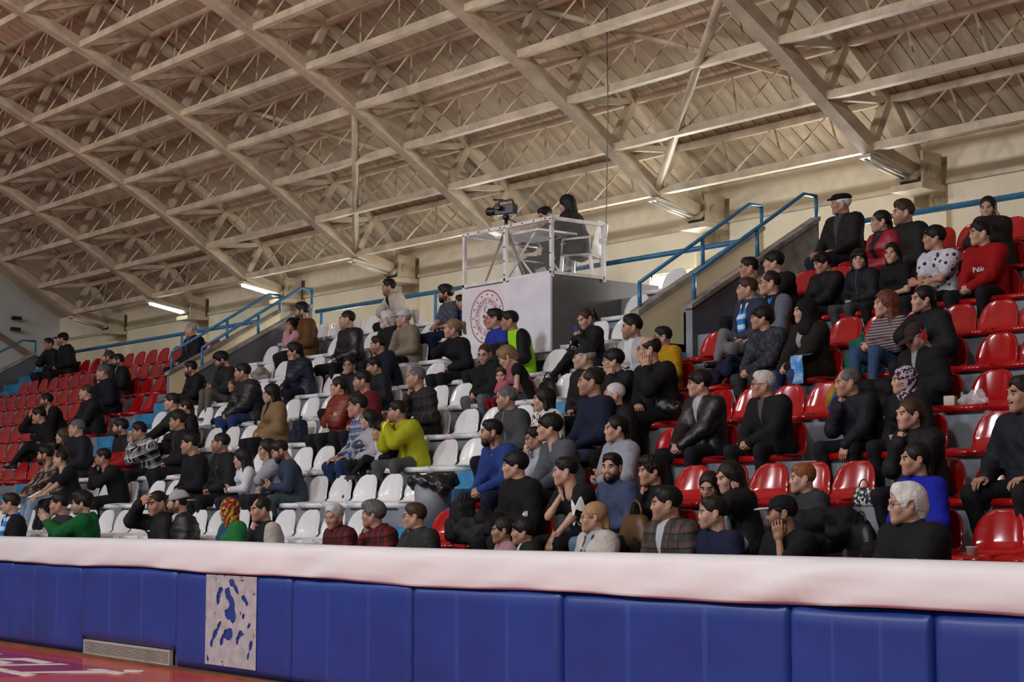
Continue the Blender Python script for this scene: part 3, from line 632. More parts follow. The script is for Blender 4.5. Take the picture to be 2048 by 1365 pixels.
# ------------------------------------------------------------------ clothing and skin materials
def rgb(h): 
    h = h.lstrip('#'); c = [int(h[i:i+2], 16)/255 for i in (0, 2, 4)]
    return tuple((x/12.92 if x <= .04045 else ((x+.055)/1.055)**2.4) for x in c)
CL = {}
def cloth(col, pattern=None, c2=None, c3=None, opn=None, ow=.035, slope=.10, zip_=False, rough=.85, sleeve=None, f=1.0, st=.165):
    col = rgb(col) if isinstance(col, str) else col; c2 = rgb(c2) if isinstance(c2, str) else c2; c3 = rgb(c3) if isinstance(c3, str) else c3; opn = rgb(opn) if isinstance(opn, str) else opn; sleeve = rgb(sleeve) if isinstance(sleeve, str) else sleeve
    key = (col, pattern, c2, c3, opn, ow, slope, zip_, rough, sleeve, f, st)
    if key in CL: return CL[key]
    m = bpy.data.materials.new('cloth_%d' % len(CL)); nt, b = nodes_of(m); N = nt.nodes.new; L = nt.links.new
    at = N('ShaderNodeAttribute'); at.attribute_name = 'rest'; P = at.outputs['Vector']
    sp = N('ShaderNodeSeparateXYZ'); L(P, sp.inputs[0])
    def math_(op, a, b_=None, c=None):
        n = N('ShaderNodeMath'); n.operation = op
        for i, q in enumerate((a, b_, c)):
            if q is None: continue
            if isinstance(q, (int, float)): n.inputs[i].default_value = q
            else: L(q, n.inputs[i])
        return n.outputs[0]
    def mix(fac, a, b_):
        n = N('ShaderNodeMix'); n.data_type = 'RGBA'
        for i, q in ((0, fac), (6, a), (7, b_)):
            if isinstance(q, tuple): n.inputs[i].default_value = c4(q)
            elif isinstance(q, (int, float)): n.inputs[i].default_value = q
            else: L(q, n.inputs[i])
        return n.outputs[2]
    no = N('ShaderNodeTexNoise'); no.inputs['Scale'].default_value = 9; no.inputs['Detail'].default_value = 3; L(P, no.inputs['Vector'])
    dark = tuple(c*.72 for c in col); lite = tuple(min(1, c*1.2+.002) for c in col)
    out = mix(no.outputs[0], dark, lite)
    X, Y, Z = sp.outputs[0], sp.outputs[1], sp.outputs[2]
    if pattern == 'plaid':
        sx = math_('GREATER_THAN', math_('SINE', math_('MULTIPLY', math_('ADD', X, math_('MULTIPLY', Y, .6)), 62*f)), .15); sz = math_('GREATER_THAN', math_('SINE', math_('MULTIPLY', Z, 62*f)), .15)
        out = mix(math_('MULTIPLY', math_('ADD', sx, sz), .5), out, c2)
        if c3: 
            lx = math_('GREATER_THAN', math_('SINE', math_('MULTIPLY', math_('ADD', X, .02), 62*f)), .93); lz = math_('GREATER_THAN', math_('SINE', math_('MULTIPLY', math_('ADD', Z, .02), 62*f)), .93)
            out = mix(math_('MAXIMUM', lx, lz), out, c3)
    elif pattern == 'stripe': out = mix(math_('GREATER_THAN', math_('SINE', math_('MULTIPLY', Z, 230*f)), .2), out, c2)
    elif pattern in ('camo', 'print'):
        n2 = N('ShaderNodeTexNoise'); n2.inputs['Scale'].default_value = 22*f; n2.inputs['Detail'].default_value = 2; L(P, n2.inputs['Vector'])
        out = mix(math_('GREATER_THAN', n2.outputs[0], .53), out, c2)
        if c3: 
            n3 = N('ShaderNodeTexVoronoi'); n3.inputs['Scale'].default_value = 26*f; L(P, n3.inputs['Vector'])
            out = mix(math_('LESS_THAN', n3.outputs['Distance'], .32), out, c3)
    elif pattern == 'block': out = mix(math_('LESS_THAN', Z, -.02), out, c2)
    elif pattern == 'yoke': out = mix(math_('GREATER_THAN', Z, .02), out, c2)
    if sleeve: out = mix(math_('GREATER_THAN', math_('ABSOLUTE', X), st), out, sleeve)
    if opn:
        w = math_('ADD', ow, math_('MULTIPLY', math_('MAXIMUM', Z, -.1), slope*2))
        msk = math_('MULTIPLY', math_('LESS_THAN', math_('ABSOLUTE', X), w), math_('LESS_THAN', Y, -.02))
        out = mix(msk, out, opn)
    elif zip_:
        msk = math_('MULTIPLY', math_('LESS_THAN', math_('ABSOLUTE', X), .006), math_('LESS_THAN', Y, -.02)); out = mix(msk, out, tuple(min(1, c*3+.05) for c in col))
    L(out, b.inputs['Base Color']); b.inputs['Roughness'].default_value = rough; sin_(b, 'Specular IOR Level', .25 if rough > .6 else .5)
    n4 = N('ShaderNodeTexNoise'); n4.inputs['Scale'].default_value = 14; n4.inputs['Detail'].default_value = 3; L(P, n4.inputs['Vector'])
    bp = N('ShaderNodeBump'); bp.inputs['Strength'].default_value = .7 if rough > .5 else .3; bp.inputs['Distance'].default_value = .02; L(n4.outputs[0], bp.inputs['Height']); L(bp.outputs[0], b.inputs['Normal'])
    CL[key] = m; return m
SKINS = [mat('skin_light', (.47, .28, .20), .5, var=.06, vscale=25, sss=.08), mat('skin_medium', (.40, .22, .148), .5, var=.06, vscale=25, sss=.08), mat('skin_tan', (.32, .168, .108), .5, var=.06, vscale=25, sss=.08)]
M_EYEW = mat('eye_white', (.42, .39, .37), .25); M_IRIS = mat('eye_iris', (.03, .018, .012), .15); 
M_LIP = [mat('lip_%d' % i, c, .45) for i, c in enumerate(((.385, .175, .130), (.315, .138, .098), (.25, .105, .074)))]
HC_ = {'black': (.005, .0045, .0045), 'dark': (.012, .008, .006), 'brown': (.045, .025, .014), 'auburn': (.12, .035, .018), 'ginger': (.22, .075, .025), 'blonde': (.33, .21, .10), 'darkblonde': (.20, .125, .065), 'grey': (.26, .26, .26), 'silver': (.52, .52, .52), 'white': (.68, .67, .65), 'saltpepper': (.10, .10, .10)}
HM = {n: mat('hair_' + n, c, .5, var=.25 if c[0] < .2 else .08, vscale=60, bump=.35, bscale=150, spec=.3, stretch=(1, .35, .35)) for n, c in HC_.items()}
def blendc(a, b, t): return tuple(x*(1-t)+y*t for x, y in zip(a, b))
STUB = {}
def stubble(skin, hc, t):
    k = (skin, hc, t)
    if k not in STUB:
        base = ((.47, .28, .20), (.40, .22, .148), (.32, .168, .108))[skin]; STUB[k] = mat('stubble_%d_%s_%d' % (skin, hc, int(t*100)), blendc(base, HC_[hc], t), .7, var=.2, vscale=80)
    return STUB[k]
# ------------------------------------------------------------------ posing
def V3(*a): return np.array(a, float)
def unit(v): return v/max(np.linalg.norm(v), 1e-9)
def ik(a, c, l1, l2, hint):
    d = c-a; L = np.linalg.norm(d)
    if L > (l1+l2)*.995: c = a+d*((l1+l2)*.995/L); d = c-a; L = np.linalg.norm(d)
    if L < abs(l1-l2)+.02: L = abs(l1-l2)+.02; d = unit(d)*L; c = a+d
    x = (l1*l1-l2*l2+L*L)/(2*L); h = math.sqrt(max(l1*l1-x*x, 0)); u = d/L; n = hint-(hint@u)*u
    return a+u*x+unit(n)*h, c
def frame(yaxis, zaxis):
    y = unit(yaxis); z = unit(zaxis-(zaxis@y)*y); return np.stack([np.cross(y, z), y, z], 1)
KIND = {  # bulk, sleeve ('long', 'short', 'none'), hood behind the neck, hem drop, roughness, ridges
    'tee': (.013, 'short', 0, 0, .9, 0), 'sweater': (.020, 'long', 0, 0, .9, 0), 'shirt': (.017, 'long', 0, 0, .85, 0), 'hoodie': (.028, 'long', 1, 0, .9, 0),
    'jacket': (.033, 'long', 0, .03, .7, 0), 'leather': (.030, 'long', 0, .02, .42, 0), 'puffer': (.044, 'long', 0, .02, .5, 1), 'hpuffer': (.044, 'long', 1, .02, .5, 1), 'parka': (.042, 'long', 1, .06, .75, 0), 'coat': (.036, 'long', 0, .10, .85, 0), 'vest': (.032, 'none', 0, 0, .8, 0), 'hjacket': (.034, 'long', 1, .02, .75, 0)}
OCC = []; PEOPLE = []
def pose_figure(s, lean, tw, pose, legs, hy, hp, hr, sex, fat, by):
    """joint positions in the person's own frame: seat at the origin, facing -y"""
    R = {}
    dr = lambda a: V3(0, -math.sin(a), math.cos(a))
    R['P0'] = V3(0, 0, .095); R['P1'] = R['P0']+.142*dr(lean*.6-.10); R['P2'] = R['P1']+.180*dr(lean*.95-.02); R['P3'] = R['P2']+.158*dr(lean*1.1+.06)
    up = dr(lean*1.0); fw = V3(0, -math.cos(lean), -math.sin(lean)); sd = V3(1, 0, 0)
    c_, s_ = math.cos(tw), math.sin(tw); sd, fw = c_*sd+s_*fw, c_*fw-s_*sd       # turn of the chest
    R['up'], R['fw'], R['sd'] = up, fw, sd
    nk = dr(lean*.75+.12); R['N'] = R['P3']+.030*nk
    R['H'] = R['N']+.120*dr(lean*.35+.05)+V3(0, -.012, 0)
    # head orientation
    a = hy-by; Rz = np.array([[math.cos(a), math.sin(a), 0], [-math.sin(a), math.cos(a), 0], [0, 0, 1.0]]).T
    Rz = np.array([[math.cos(-a), -math.sin(-a), 0], [math.sin(-a), math.cos(-a), 0], [0, 0, 1.0]])
    Rx = np.array([[1, 0, 0], [0, math.cos(hp), -math.sin(hp)], [0, math.sin(hp), math.cos(hp)]]); Ry = np.array([[math.cos(hr), 0, math.sin(hr)], [0, 1, 0], [-math.sin(hr), 0, math.cos(hr)]])
    R['HR'] = Rz@Rx@Ry
    hf = R['HR']@V3(0, -1, 0); hu = R['HR']@V3(0, 0, 1); hs = R['HR']@V3(1, 0, 0)
    sw = .190 if sex == 'm' else .160
    foot = -.35 if s > .9 else -.33
    for n, sg in (('L', 1), ('R', -1)):
        R['S'+n] = R['P2']+up*.096+sd*sg*sw
        hip = V3(sg*.085, -.01, .085); ax = .13+(.05 if legs == 'wide' else 0); ay = -.33; az = foot
        if legs == 'up': ay = -.44; az = foot+.14
        if legs == 'out': ay = -.52
        if legs == 'together': ax = .075
        ank = V3(sg*ax, ay, az)
        if legs == 'crossL' and n == 'L': ank = V3(-.16, -.58, -.10)
        if legs == 'crossR' and n == 'R': ank = V3(.16, -.58, -.10)
        kn, ank = ik(hip, ank, .41, .40, V3(sg*(.35 if legs == 'wide' else .12), -.8, .9))
        R['hip'+n], R['kn'+n], R['an'+n] = hip, kn, ank
    A = {}
    for n, sg in (('L', 1), ('R', -1)):
        S = R['S'+n]; K = R['kn'+n]; p = pose.get(n, 'lap'); hint = V3(sg*.75, .35, -.8); hand = 'relax'
        thigh = lambda t, dx=0: R['hip'+n]*(1-t)+K*t+V3(dx, 0, .095)
        if p == 'lap': w = V3(sg*.075, -.235, .185)+.25*(R['P2']-V3(0, -.02, .44))*0; fd = V3(-sg*.9, -.5, -.25); pn = V3(0, .2, -1); hand = 'grip'
        elif p == 'knee': w = thigh(.72); fd = V3(-sg*.15, -1, -.12); pn = V3(0, -.1, -1)
        elif p == 'thigh': w = thigh(.42); fd = V3(-sg*.3, -1, .0); pn = V3(0, 0, -1)
        elif p == 'clasp': w = (R['knL']+R['knR'])/2+V3(sg*.055, .03, .085); fd = V3(-sg*.8, -.65, -.25); pn = V3(-sg*.5, .5, -.7); hand = 'grip'
        elif p == 'hang': w = K+V3(-sg*.02, -.06, .02); fd = V3(-sg*.2, -.35, -1); pn = V3(-sg*.3, 1, 0)
        elif p == 'chin': w = R['H']+hf*.105-hu*.215+hs*sg*.02; fd = unit(hu*1.0-hf*.28); pn = -hf; hand = 'fist'; hint = V3(sg*.22, -.25, -1)
        elif p == 'mouth': w = R['H']+hf*.150-hu*.150+hs*sg*.030; fd = unit(hu*.9-hf*.45-hs*sg*.25); pn = -hf-hu*.2; hand = 'grip'; hint = V3(sg*.22, -.25, -1)
        elif p == 'cheek': w = R['H']+hf*.045-hu*.185+hs*sg*.075; fd = unit(hu+hf*.05+hs*sg*.08); pn = -hs*sg-hf*.2; hand = 'relax'; hint = V3(sg*.5, -.4, -1)
        elif p == 'ear': w = R['H']+hf*.02-hu*.14+hs*sg*.115; fd = unit(hu-hf*.15-hs*sg*.1); pn = -hs*sg; hand = 'relax'; hint = V3(sg*.8, -.2, -1)
        elif p == 'brow': w = R['H']+hf*.155+hu*.02+hs*sg*.08; fd = unit(-hs*sg*.8+hu*.5-hf*.3); pn = -hf; hand = 'relax'; hint = V3(sg*.7, -.5, -.6)
        elif p == 'pray': w = R['H']+hf*.16-hu*.17+hs*sg*.024; fd = unit(hu*1.0-hf*.1); pn = -hs*sg; hand = 'flat'; hint = V3(sg*.30, -.2, -1)
        elif p == 'cross': w = R['P2']+fw*(.185 if n == 'L' else .205)+sd*(-sg*.09)+up*(-.10 if n == 'L' else -.07); fd = -sd*sg+up*.15; pn = -fw; hint = V3(sg*.8, -.15, -.8)
        elif p == 'phone': w = V3(sg*.055, -.30, .235)+.35*(R['P3']-V3(0, -.03, .60)); fd = V3(-sg*.35, -.75, .5); pn = V3(-sg*.6, .5, .4); hand = 'grip'
        elif p == 'phoneup': w = R['H']+hf*.24-hu*.19+hs*sg*.045; fd = V3(-sg*.25, -.35, 1.0); pn = V3(-sg*.7, .6, 0); hand = 'grip'
        elif p == 'clap': w = R['P3']+fw*.40+up*-.02+sd*sg*.035; fd = unit(fw*.5+up*.9); pn = -sd*sg; hand = 'flat'
        elif p == 'point': w = R['P3']+fw*.42-sd*.10+up*.02; fd = unit(fw*.4+up*.9-sd*.2); pn = -sd*sg; hand = 'flat'
        elif p == 'fwd': w = K+V3(-sg*.03, -.10, .10); fd = V3(-sg*.4, -.9, -.3); pn = V3(0, 0, -1)
        elif p == 'aside': w = R['P0']+V3(sg*.30, -.05, .04); fd = V3(sg*.2, -.6, -.6); pn = V3(-sg, 0, 0)
        elif p == 'hug': w = V3(-sg*.03, -.34, .20+.03*sg); fd = V3(-sg*1.0, -.1, .1); pn = V3(0, 1, 0)
        elif p == 'seatback': w = S+V3(sg*.42, .10, -.18); fd = V3(sg*.8, .0, -.5); pn = V3(0, 0, -1)
        elif p == 'desk': w = S+V3(-sg*.05, -.38, -.16); fd = V3(-sg*.3, -1, 0); pn = V3(0, 0, -1)
        else: raise KeyError(p)
        el, w = ik(S, w, .275, .245, hint); A[n] = (S, el, w, unit(fd), pn, hand)
    R['A'] = A
    return R
def figure(name, base, by, s, R, top, legs_col, hair, skin, sex, beard, label, group=None, extras=(), shoe=('black', 'grey'), fat=0.0, shave=0.0, res=.02, sink=True, prints=(), dress=None, lod=0, hsz=1.0):
    root = empty(name, base, -by); tag(root, label, 'person', group)
    kind, matl = top[0], top[1]; bulk, slv, hood, hem, _, ridge = KIND[kind]
    P0, P1, P2, P3, N_, H, up, fw, sd = (R[k] for k in ('P0', 'P1', 'P2', 'P3', 'N', 'H', 'up', 'fw', 'sd'))
    fem = sex == 'f'; cw = .096 if not fem else .076; sw = .138 if not fem else .110; b = bulk; q = fat
    core = lambda b: [cap(P0-V3(.065, -.005, .01), P0+V3(.065, .005, -.01), .108+b*.8+q*.5, k=.06), cap(P1-sd*.068+fw*q*.5, P1+sd*.068+fw*q*.5, (.108 if not fem else .096)+b+q, k=.07), cap(P2-sd*cw, P2+sd*cw, (.105 if not fem else .095)+b+q*.5, k=.07),
                      cap(P2+up*.082-sd*sw, P2+up*.082+sd*sw, .062+b, k=.06), cap(P3-up*.06, P3-up*.004, .066+b*.7, .050+b*.6, k=.045)]
    tp = core(b)
    if fem: tp += [ell(P2+fw*(.088+b*.6)+sd*x+up*.005, (.062+b*.4,)*3, k=.05) for x in (-.066, .066)]
    sleeves = []; arm_skin = []
    for n in 'LR':
        S, el, w, fd, pn, hand = R['A'][n]
        if slv == 'long': sleeves += [cap(S, el, .062+b*.9, .051+b*.9, k=.05), cap(el, w+unit(w-el)*.0, .051+b*.9, .034+b*.75, k=.025)]
        elif slv == 'short': sleeves += [cap(S, S+(el-S)*.62, .062+b, .060+b, k=.05)]; arm_skin += [cap(S, el, .046, .040, k=.03), cap(el, w, .040, .027, k=.02)]
        else: sleeves += [cap(S-sd*0, S+(el-S)*.05, .050+b, k=.05)]; arm_skin += [cap(S, el, .046, .040, k=.03), cap(el, w, .040, .027, k=.02)]
    tp += sleeves
    if hem: tp += [cap(P0+V3(-.07, -.02, -.02), P0+V3(.07, -.02, -.02), .118+b*.8, k=.06)]
    if hem > .08: tp += [cap(R['hip'+n], R['hip'+n]*.55+R['kn'+n]*.45+V3(0, 0, .01), .100+b, .088+b, k=.05) for n in 'LR']
    def collar(r0, r1, z0, z1, rad, amax, k=.022):
        A_ = np.linspace(-amax, amax, 11); pt_ = lambda a, r, z: P3-fw*(.010+r*math.cos(a))+sd*r*math.sin(a)+up*(z-.030*(1-math.cos(a))*.5)
        return [cap(pt_(a, r0, z0), pt_(a, r1, z1), rad, rad*.85, k=k) for a in A_]
    if kind in ('jacket', 'coat', 'leather', 'puffer', 'vest'): tp += collar(.068, .064, -.02, .034, .019, 2.6)
    if kind == 'shirt': tp += collar(.062, .062, -.02, .022, .013, 2.7)
    if hood: tp += collar(.088, .092, -.015, .012, .034, 2.35, .03)+[cap(P3-fw*.100-sd*.03-up*.05, P3-fw*.100+sd*.03-up*.05, .050, k=.04)]
    if kind in ('sweater', 'tee'): tp += collar(.060, .059, -.02, .004, .012, 3.14, .015)
    # the neck opening
    tp += [cap(N_+up*.05-fw*.004, N_+up*.18, .052, .060, k=.012, sub=True)]
    tp = tp[:5]+[cap(P3-up*.012, S_-up*.0, .036+b*.6, .040+b*.6, k=.05) for S_ in (R['SL'], R['SR'])]+tp[5:]
    seed = int(abs(base[0]*100)) % 997
    w1, w2 = wobble(.0052, 22, seed), wobble(.0026, 62, seed+1); wob = lambda x, y, z: w1(x, y, z)+w2(x, y, z)
    nz = (lambda x, y, z: wob(x, y, z)+.0055*np.sin(z*95+8*y)) if ridge else wob
    V, Q = sdf_mesh(tp, res/s if s > .8 else res, nz)
    rest = np.stack([(V-P2)@sd, -((V-P2)@fw), (V-P2)@up], 1)
    GEO = []
    def part(nm, V, Q, mats, mi=None, attr=None): 
        o = mesh_obj(nm, np_mesh(nm, V*s, Q, mats, mi, attr), root); return o
    part({'tee': 't_shirt', 'hpuffer': 'puffer_jacket', 'puffer': 'puffer_jacket', 'hjacket': 'hooded_jacket', 'leather': 'leather_jacket'}.get(kind, kind), V, Q, [matl], None, rest)
    # trousers
    lp = [cap(P0-V3(.072, 0, .015), P0+V3(.072, 0, -.015), .112, k=.05)]
    for n in 'LR': lp += [cap(R['hip'+n], R['kn'+n], .090, .068, k=.035), cap(R['kn'+n], R['an'+n]+V3(0, 0, .02), .066, .050, k=.03)]
    lm = legs_col if not isinstance(legs_col, (str, tuple)) else cloth(legs_col)
    V, Q = sdf_mesh(lp, .034, wobble(.004, 24, seed+5)); part('trousers' if dress is None else dress, V, Q, [lm], None, V)
    # shoes
    if shoe:
        for n in 'LR':
            kk = shoe
            if kk not in SHOES: SHOES[kk] = np_mesh('shoe', SHOE[0], SHOE[1], [mat('shoe_' + kk[0], rgb({'black': '#15151a', 'white': '#c9c7c2', 'grey': '#4a4a4e', 'brown': '#3a2a20'}[kk[0]]), .5), mat('sole_' + kk[1], rgb({'black': '#101012', 'white': '#d8d6d2', 'grey': '#55555a'}[kk[1]]), .6)], SHOE[2])
            o = mesh_obj('shoe', SHOES[kk], root); o.location = (R['an'+n]-V3(0, 0, .085))*s; o.scale = (s,)*3
            d = R['an'+n]-R['kn'+n]; 
    # skin: head, neck, hands and bare arms in one mesh over a slim core
    hv, hq, hm = HEADS[(sex, lod)]; hm = hm.copy(); hv = hv*hsz
    if not beard: hm[hm == 5] = 0
    if not shave: hm[hm == 6] = 0
    vs = [(hv@R['HR'].T)+H]; qs = [hq]; ms = [hm]; n0 = len(hv)
    cp = [cap(P0-V3(.06, 0, 0), P0+V3(.06, 0, 0), .085, k=.05), cap(P1-sd*.05, P1+sd*.05, .080, k=.06), cap(P2-sd*.07, P2+sd*.07, .085, k=.06), cap(P3-up*.07, N_, .050, .046, k=.04)]
    for n in 'LR':
        S, el, w = R['A'][n][:3]; cp += [cap(P2+up*.10, S, .05, .045, k=.03)]
        ar = 0 if slv != 'long' else .010
        cp += [cap(S, el, .044-ar, .039-ar, k=.03), cap(el, w, .039-ar, .026, k=.02), cap(R['hip'+n], R['kn'+n], .062, .045, k=.03), cap(R['kn'+n], R['an'+n], .044, .032, k=.02)]
    V, Q = sdf_mesh(cp, .040 if slv == 'long' else .024); vs.append(V); qs.append(Q+n0); ms.append(np.zeros(len(Q), int)); n0 += len(V)
    hf_ = .94 if fem else 1.04
    for n in 'LR':
        S, el, w, fd, pn, hand = R['A'][n]; hv2, hq2 = HANDS[(hand, lod)]; F = frame(fd, -pn)
        T = hv2*hf_
        if n == 'R': T = T*np.array([-1, 1, 1])
        vs.append(T@F.T+w); qs.append((hq2 if n == 'L' else hq2[:, ::-1])+n0); ms.append(np.zeros(len(hq2), int)); n0 += len(T)
    hc = hair[1] if hair else 'dark'
    bcol = {0: .0, 1: .22, 2: .45, 3: .80}[beard if isinstance(beard, int) else 1]
    bm_ = part('body', np.concatenate(vs), np.concatenate(qs), [SKINS[skin], M_EYEW, M_IRIS, M_LIP[skin], HM[hc if hc not in ('white', 'silver') else 'grey'], stubble(skin, hc, bcol) if beard else SKINS[skin], stubble(skin, hc, shave) if shave else SKINS[skin]], np.concatenate(ms))
    HM4 = Matrix([list(R['HR'][i])+[0] for i in range(3)]+[[0, 0, 0, 1]])
    def onhead(nm, me, sc=hsz):
        o = mesh_obj(nm, me, root); o.matrix_local = Matrix.Translation(Vector(H*s))@HM4@Matrix.Scale(s*sc, 4); return o
    if hair:
        st, hcn = hair[0], hair[1]
        if st in ('hijab', 'kerchief', 'hoodup'): onhead('headscarf' if st != 'hoodup' else 'hood', hair_mesh(st, hair[2]))
        elif st in ('cap', 'capback', 'beret'):
            onhead('hair', hair_mesh('under_cap', HM[hcn])); onhead('cap' if st != 'beret' else 'flat_cap', hair_mesh(st, hair[2], hair[3] if len(hair) > 3 else None))
        else: onhead('hair', hair_mesh(st, HM[hcn]))
    if beard == 3: onhead('beard', hair_mesh('beard', HM[hc]))
    if 'headphones' in extras:
        mb = MB().tube([(.092*math.cos(t), .015, .030+.092*math.sin(t)) for t in np.linspace(-.4, math.pi+.4, 14)], .006, 6)
        for sg in (-1, 1): mb.tube([(sg*.076, .012, -.008), (sg*.100, .012, -.008)], .031, 12)
        me_ = mb.mesh('headphones'); me_.materials.append(mat('red_headphone', (.5, .01, .015), .35)); onhead('headphones', me_)
    if 'mustache' in extras: onhead('moustache', hair_mesh('mustache', HM[hc]))
    if 'glasses' in extras: onhead('glasses', GLASSES)
    if 'shades' in extras:
        o = onhead('sunglasses', GLASSES); o.matrix_local = Matrix.Translation(Vector(H*s))@HM4@Matrix.Scale(s*hsz, 4)@Matrix.Translation((0, .05, .085))@Matrix.Rotation(-.9, 4, 'X')
    for ex in extras:
        if isinstance(ex, tuple) and ex[0] == 'scarf':      # a fan scarf round the neck, hanging down the front
            sp_ = [cap(P3-fw*.045-sd*.07+up*.025, P3-fw*.045+sd*.07+up*.025, .026, k=.03)]
            for sg in (-1, 1): sp_ += [cap(P3-fw*.045+sd*sg*.07+up*.025, P3+fw*.055+sd*sg*.055-up*.02, .026, k=.03), cap(P3+fw*.055+sd*sg*.055-up*.02, P2+fw*(.125+b)+sd*sg*.035+up*.0, .026, .030, k=.03), cap(P2+fw*(.125+b)+sd*sg*.035, P1+fw*(.150+b+q)+sd*sg*.03, .030, .030, k=.03)]
            V, Q = sdf_mesh(sp_, .016); part('scarf', V, Q, [ex[1]], None, np.stack([(V-P2)@sd, -((V-P2)@fw), (V-P2)@up], 1))
        if isinstance(ex, tuple) and ex[0] == 'watch':
            S, el, w = R['A'][ex[1]][:3]; d = unit(w-el); F = frame(V3(0, 1, .3), d)
            mb = MB().lathe([(.031, -.012), (.036, -.010), (.036, .010), (.031, .012)], 14); mb.lathe([(.0, .0), (.020, .0), (.020, .008), (.0, .008)], 12, (0, .0, 0))
            o = mb.build('wristwatch', ex[2], root, smooth=True); o.matrix_local = Matrix.Translation(Vector((w-d*.01)*s))@Matrix([list(F[i])+[0] for i in range(3)]+[[0, 0, 0, 1]])@Matrix.Scale(s, 4)
    tpn = [p for p in tp]
    for pr in prints:        # lettering pressed onto the front of the garment
        txt, size, cx, cz, m = pr[:5]; me = text_mesh(txt, size, 0, 0, size*.01) if isinstance(txt, str) else txt()
        n = len(me.vertices); co = np.empty(n*3); me.vertices.foreach_get('co', co); co = co.reshape(-1, 3)
        ang = pr[5] if len(pr) > 5 else 0.0
        dirv = unit(-fw*math.cos(ang)+(-sd)*math.sin(ang)) ; lat = unit(np.cross(up, -dirv)); 
        lat = lat if lat@sd > 0 else -lat
        p = P2+np.outer(co[:, 0]+0, lat)*1.0+np.outer(co[:, 1]+cz, up)+lat*cx-dirv*.40
        hit = np.zeros(n)
        for _ in range(40):
            d = sdf_at(tpn, p+dirv*hit[:, None]); hit += np.clip(d-.0155, -.02, .05)
        p = (p+dirv*hit[:, None])*s; me.vertices.foreach_set('co', p.ravel()); me.update(); me.materials.clear()
        mesh_obj('print', me, root, m)
    return root
ANGLED = {344: -.04, 371: .04, 1181: -.05, 1228: .03, 1419: -.02, 1459: .05, 1494: -.05, 1539: .03, 715: .02, 738: -.02, 1761: -.04, 1807: .04, 1498: -.03, 1547: .03, 989: -.04, 1019: .03, 583: -.05, 604: .04, 891: -.03, 922: .04, 1006: 0, 1046: .03, 1070: .02, 1099: -.02, 534: -.03, 560: .03, 216: 0, 236: .04, 314: -.03, 356: .04}
def P(u, v, k, label, top, legs='#14151a', hair=('short', 'black'), pose='lap', lean=.18, hy=32, by=8, hp=4, hr=0, tw=0, sex='m', skin=1, beard=0, leg='n', extras=(), s=None, group=None, shoe=('black', 'black'), fat=0.0, shave=0.0, prints=(), dy=0.0, name='person', dress=None):
    """a seated spectator whose head is seen at pixel (u, v), sitting in row k"""
    if isinstance(pose, str): pose = {'L': pose, 'R': pose}
    if u in ANGLED: by, dy = max(by, 16), dy+ANGLED[u]       # neighbours sitting close turn a shoulder
    hy_, by_ = math.radians(hy), math.radians(by)
    y0 = ROWY(k)+.235+dy; z0 = ROWZ(k)+.040; sc = s or 1.0; child = s is not None
    for _ in range(4):
        R = pose_figure(sc, lean, math.radians(tw), pose, leg, hy_, math.radians(hp), math.radians(hr), sex, fat, by_)
        h = R['H']; hw = V3(h[0]*math.cos(by_)+h[1]*math.sin(by_), -h[0]*math.sin(by_)+h[1]*math.cos(by_), h[2])*sc
        T = at_y(u, v, y0+hw[1]); x = T[0]-hw[0]; need = (T[2]-z0)/h[2]
        sc = min(1.08, max(.45, need))
        err = (z0+hw[2]-T[2])
    for side, ps in pose.items():
        ctr = None
        if ps in ('phone', 'phoneup') and side == 'L' and pose['R'] == ps:
            A_, B_ = R['A']['L'], R['A']['R']; ctr = (A_[2]+B_[2])/2+(A_[3]+B_[3])/2*.085; nrm = V3(0, .8, .6) if ps == 'phone' else V3(0, 1, .1)
        elif ps == 'ear' and 'phone' in label: A_ = R['A'][side]; ctr = A_[2]+A_[3]*.10-A_[4]*-.018; nrm = A_[4]
        if ctr is not None and ('phone' in label or 'looking down' in label):
            def wv(q_): return V3(q_[0]*math.cos(by_)+q_[1]*math.sin(by_), -q_[0]*math.sin(by_)+q_[1]*math.cos(by_), q_[2])
            F_ = frame(wv(V3(0, 0, 1)) if ps != 'phone' else wv(V3(0, -.6, .8)), wv(nrm))
            ph = MB().box((-.036, -.075, -.005), (.036, .075, .005)).build('smartphone', M_BLACKP if ps != 'phoneup' else mat('blue_phone_case', (.02, .03, .16), .4), None, bevel=.004)
            ph.matrix_world = Matrix.Translation(Vector(wv(ctr)*sc)+Vector((x, y0, z0)))@Matrix([list(F_[i])+[0] for i in range(3)]+[[0, 0, 0, 1]])
            tag(ph, 'smartphone held by the ' + label.split(' holding')[0].split(' looking')[0].split(' pressing')[0], 'phone')
    OCC.append((k, x)); PEOPLE.append((label, u, v, k, round(need, 2), round(sc, 2), x))
    hs = (max(sc, .80) if child and s < .6 else max(sc, .86) if child else max(sc, .93))/sc
    return figure(name, (x, y0, z0), by_, sc, R, top, legs, hair, skin, sex, beard, label, group, extras, shoe, fat, shave, .021 if u > 900 else .024, True, prints, dress, 0 if u > 900 else 1, hs)
# ------------------------------------------------------------------ the spectators
def T(kind, col, *a, **k): return (kind, cloth(col, *a, rough=KIND[kind][4], **k))
BK, NV = '#121317', '#161b2c'
M_INKW = mat('white_print', (.72, .72, .72), .8); M_INKR = mat('red_print', (.45, .02, .04), .8); M_INKB = mat('blue_print', (.03, .06, .35), .8); M_INKK = mat('black_print', (.015, .015, .02), .8)
M_METAL = mat('steel_watch', (.6, .6, .62), .25, metal=.9); M_BLACKP = mat('black_plastic', (.012, .012, .014), .35)
SCARF = cloth('#2f86d6', 'stripe', '#bcdcf2', f=.25); SCARF2 = cloth('#2f7fd0', 'camo', '#0d1018', f=.6)
hand = lambda l, r: {'L': l, 'R': r}
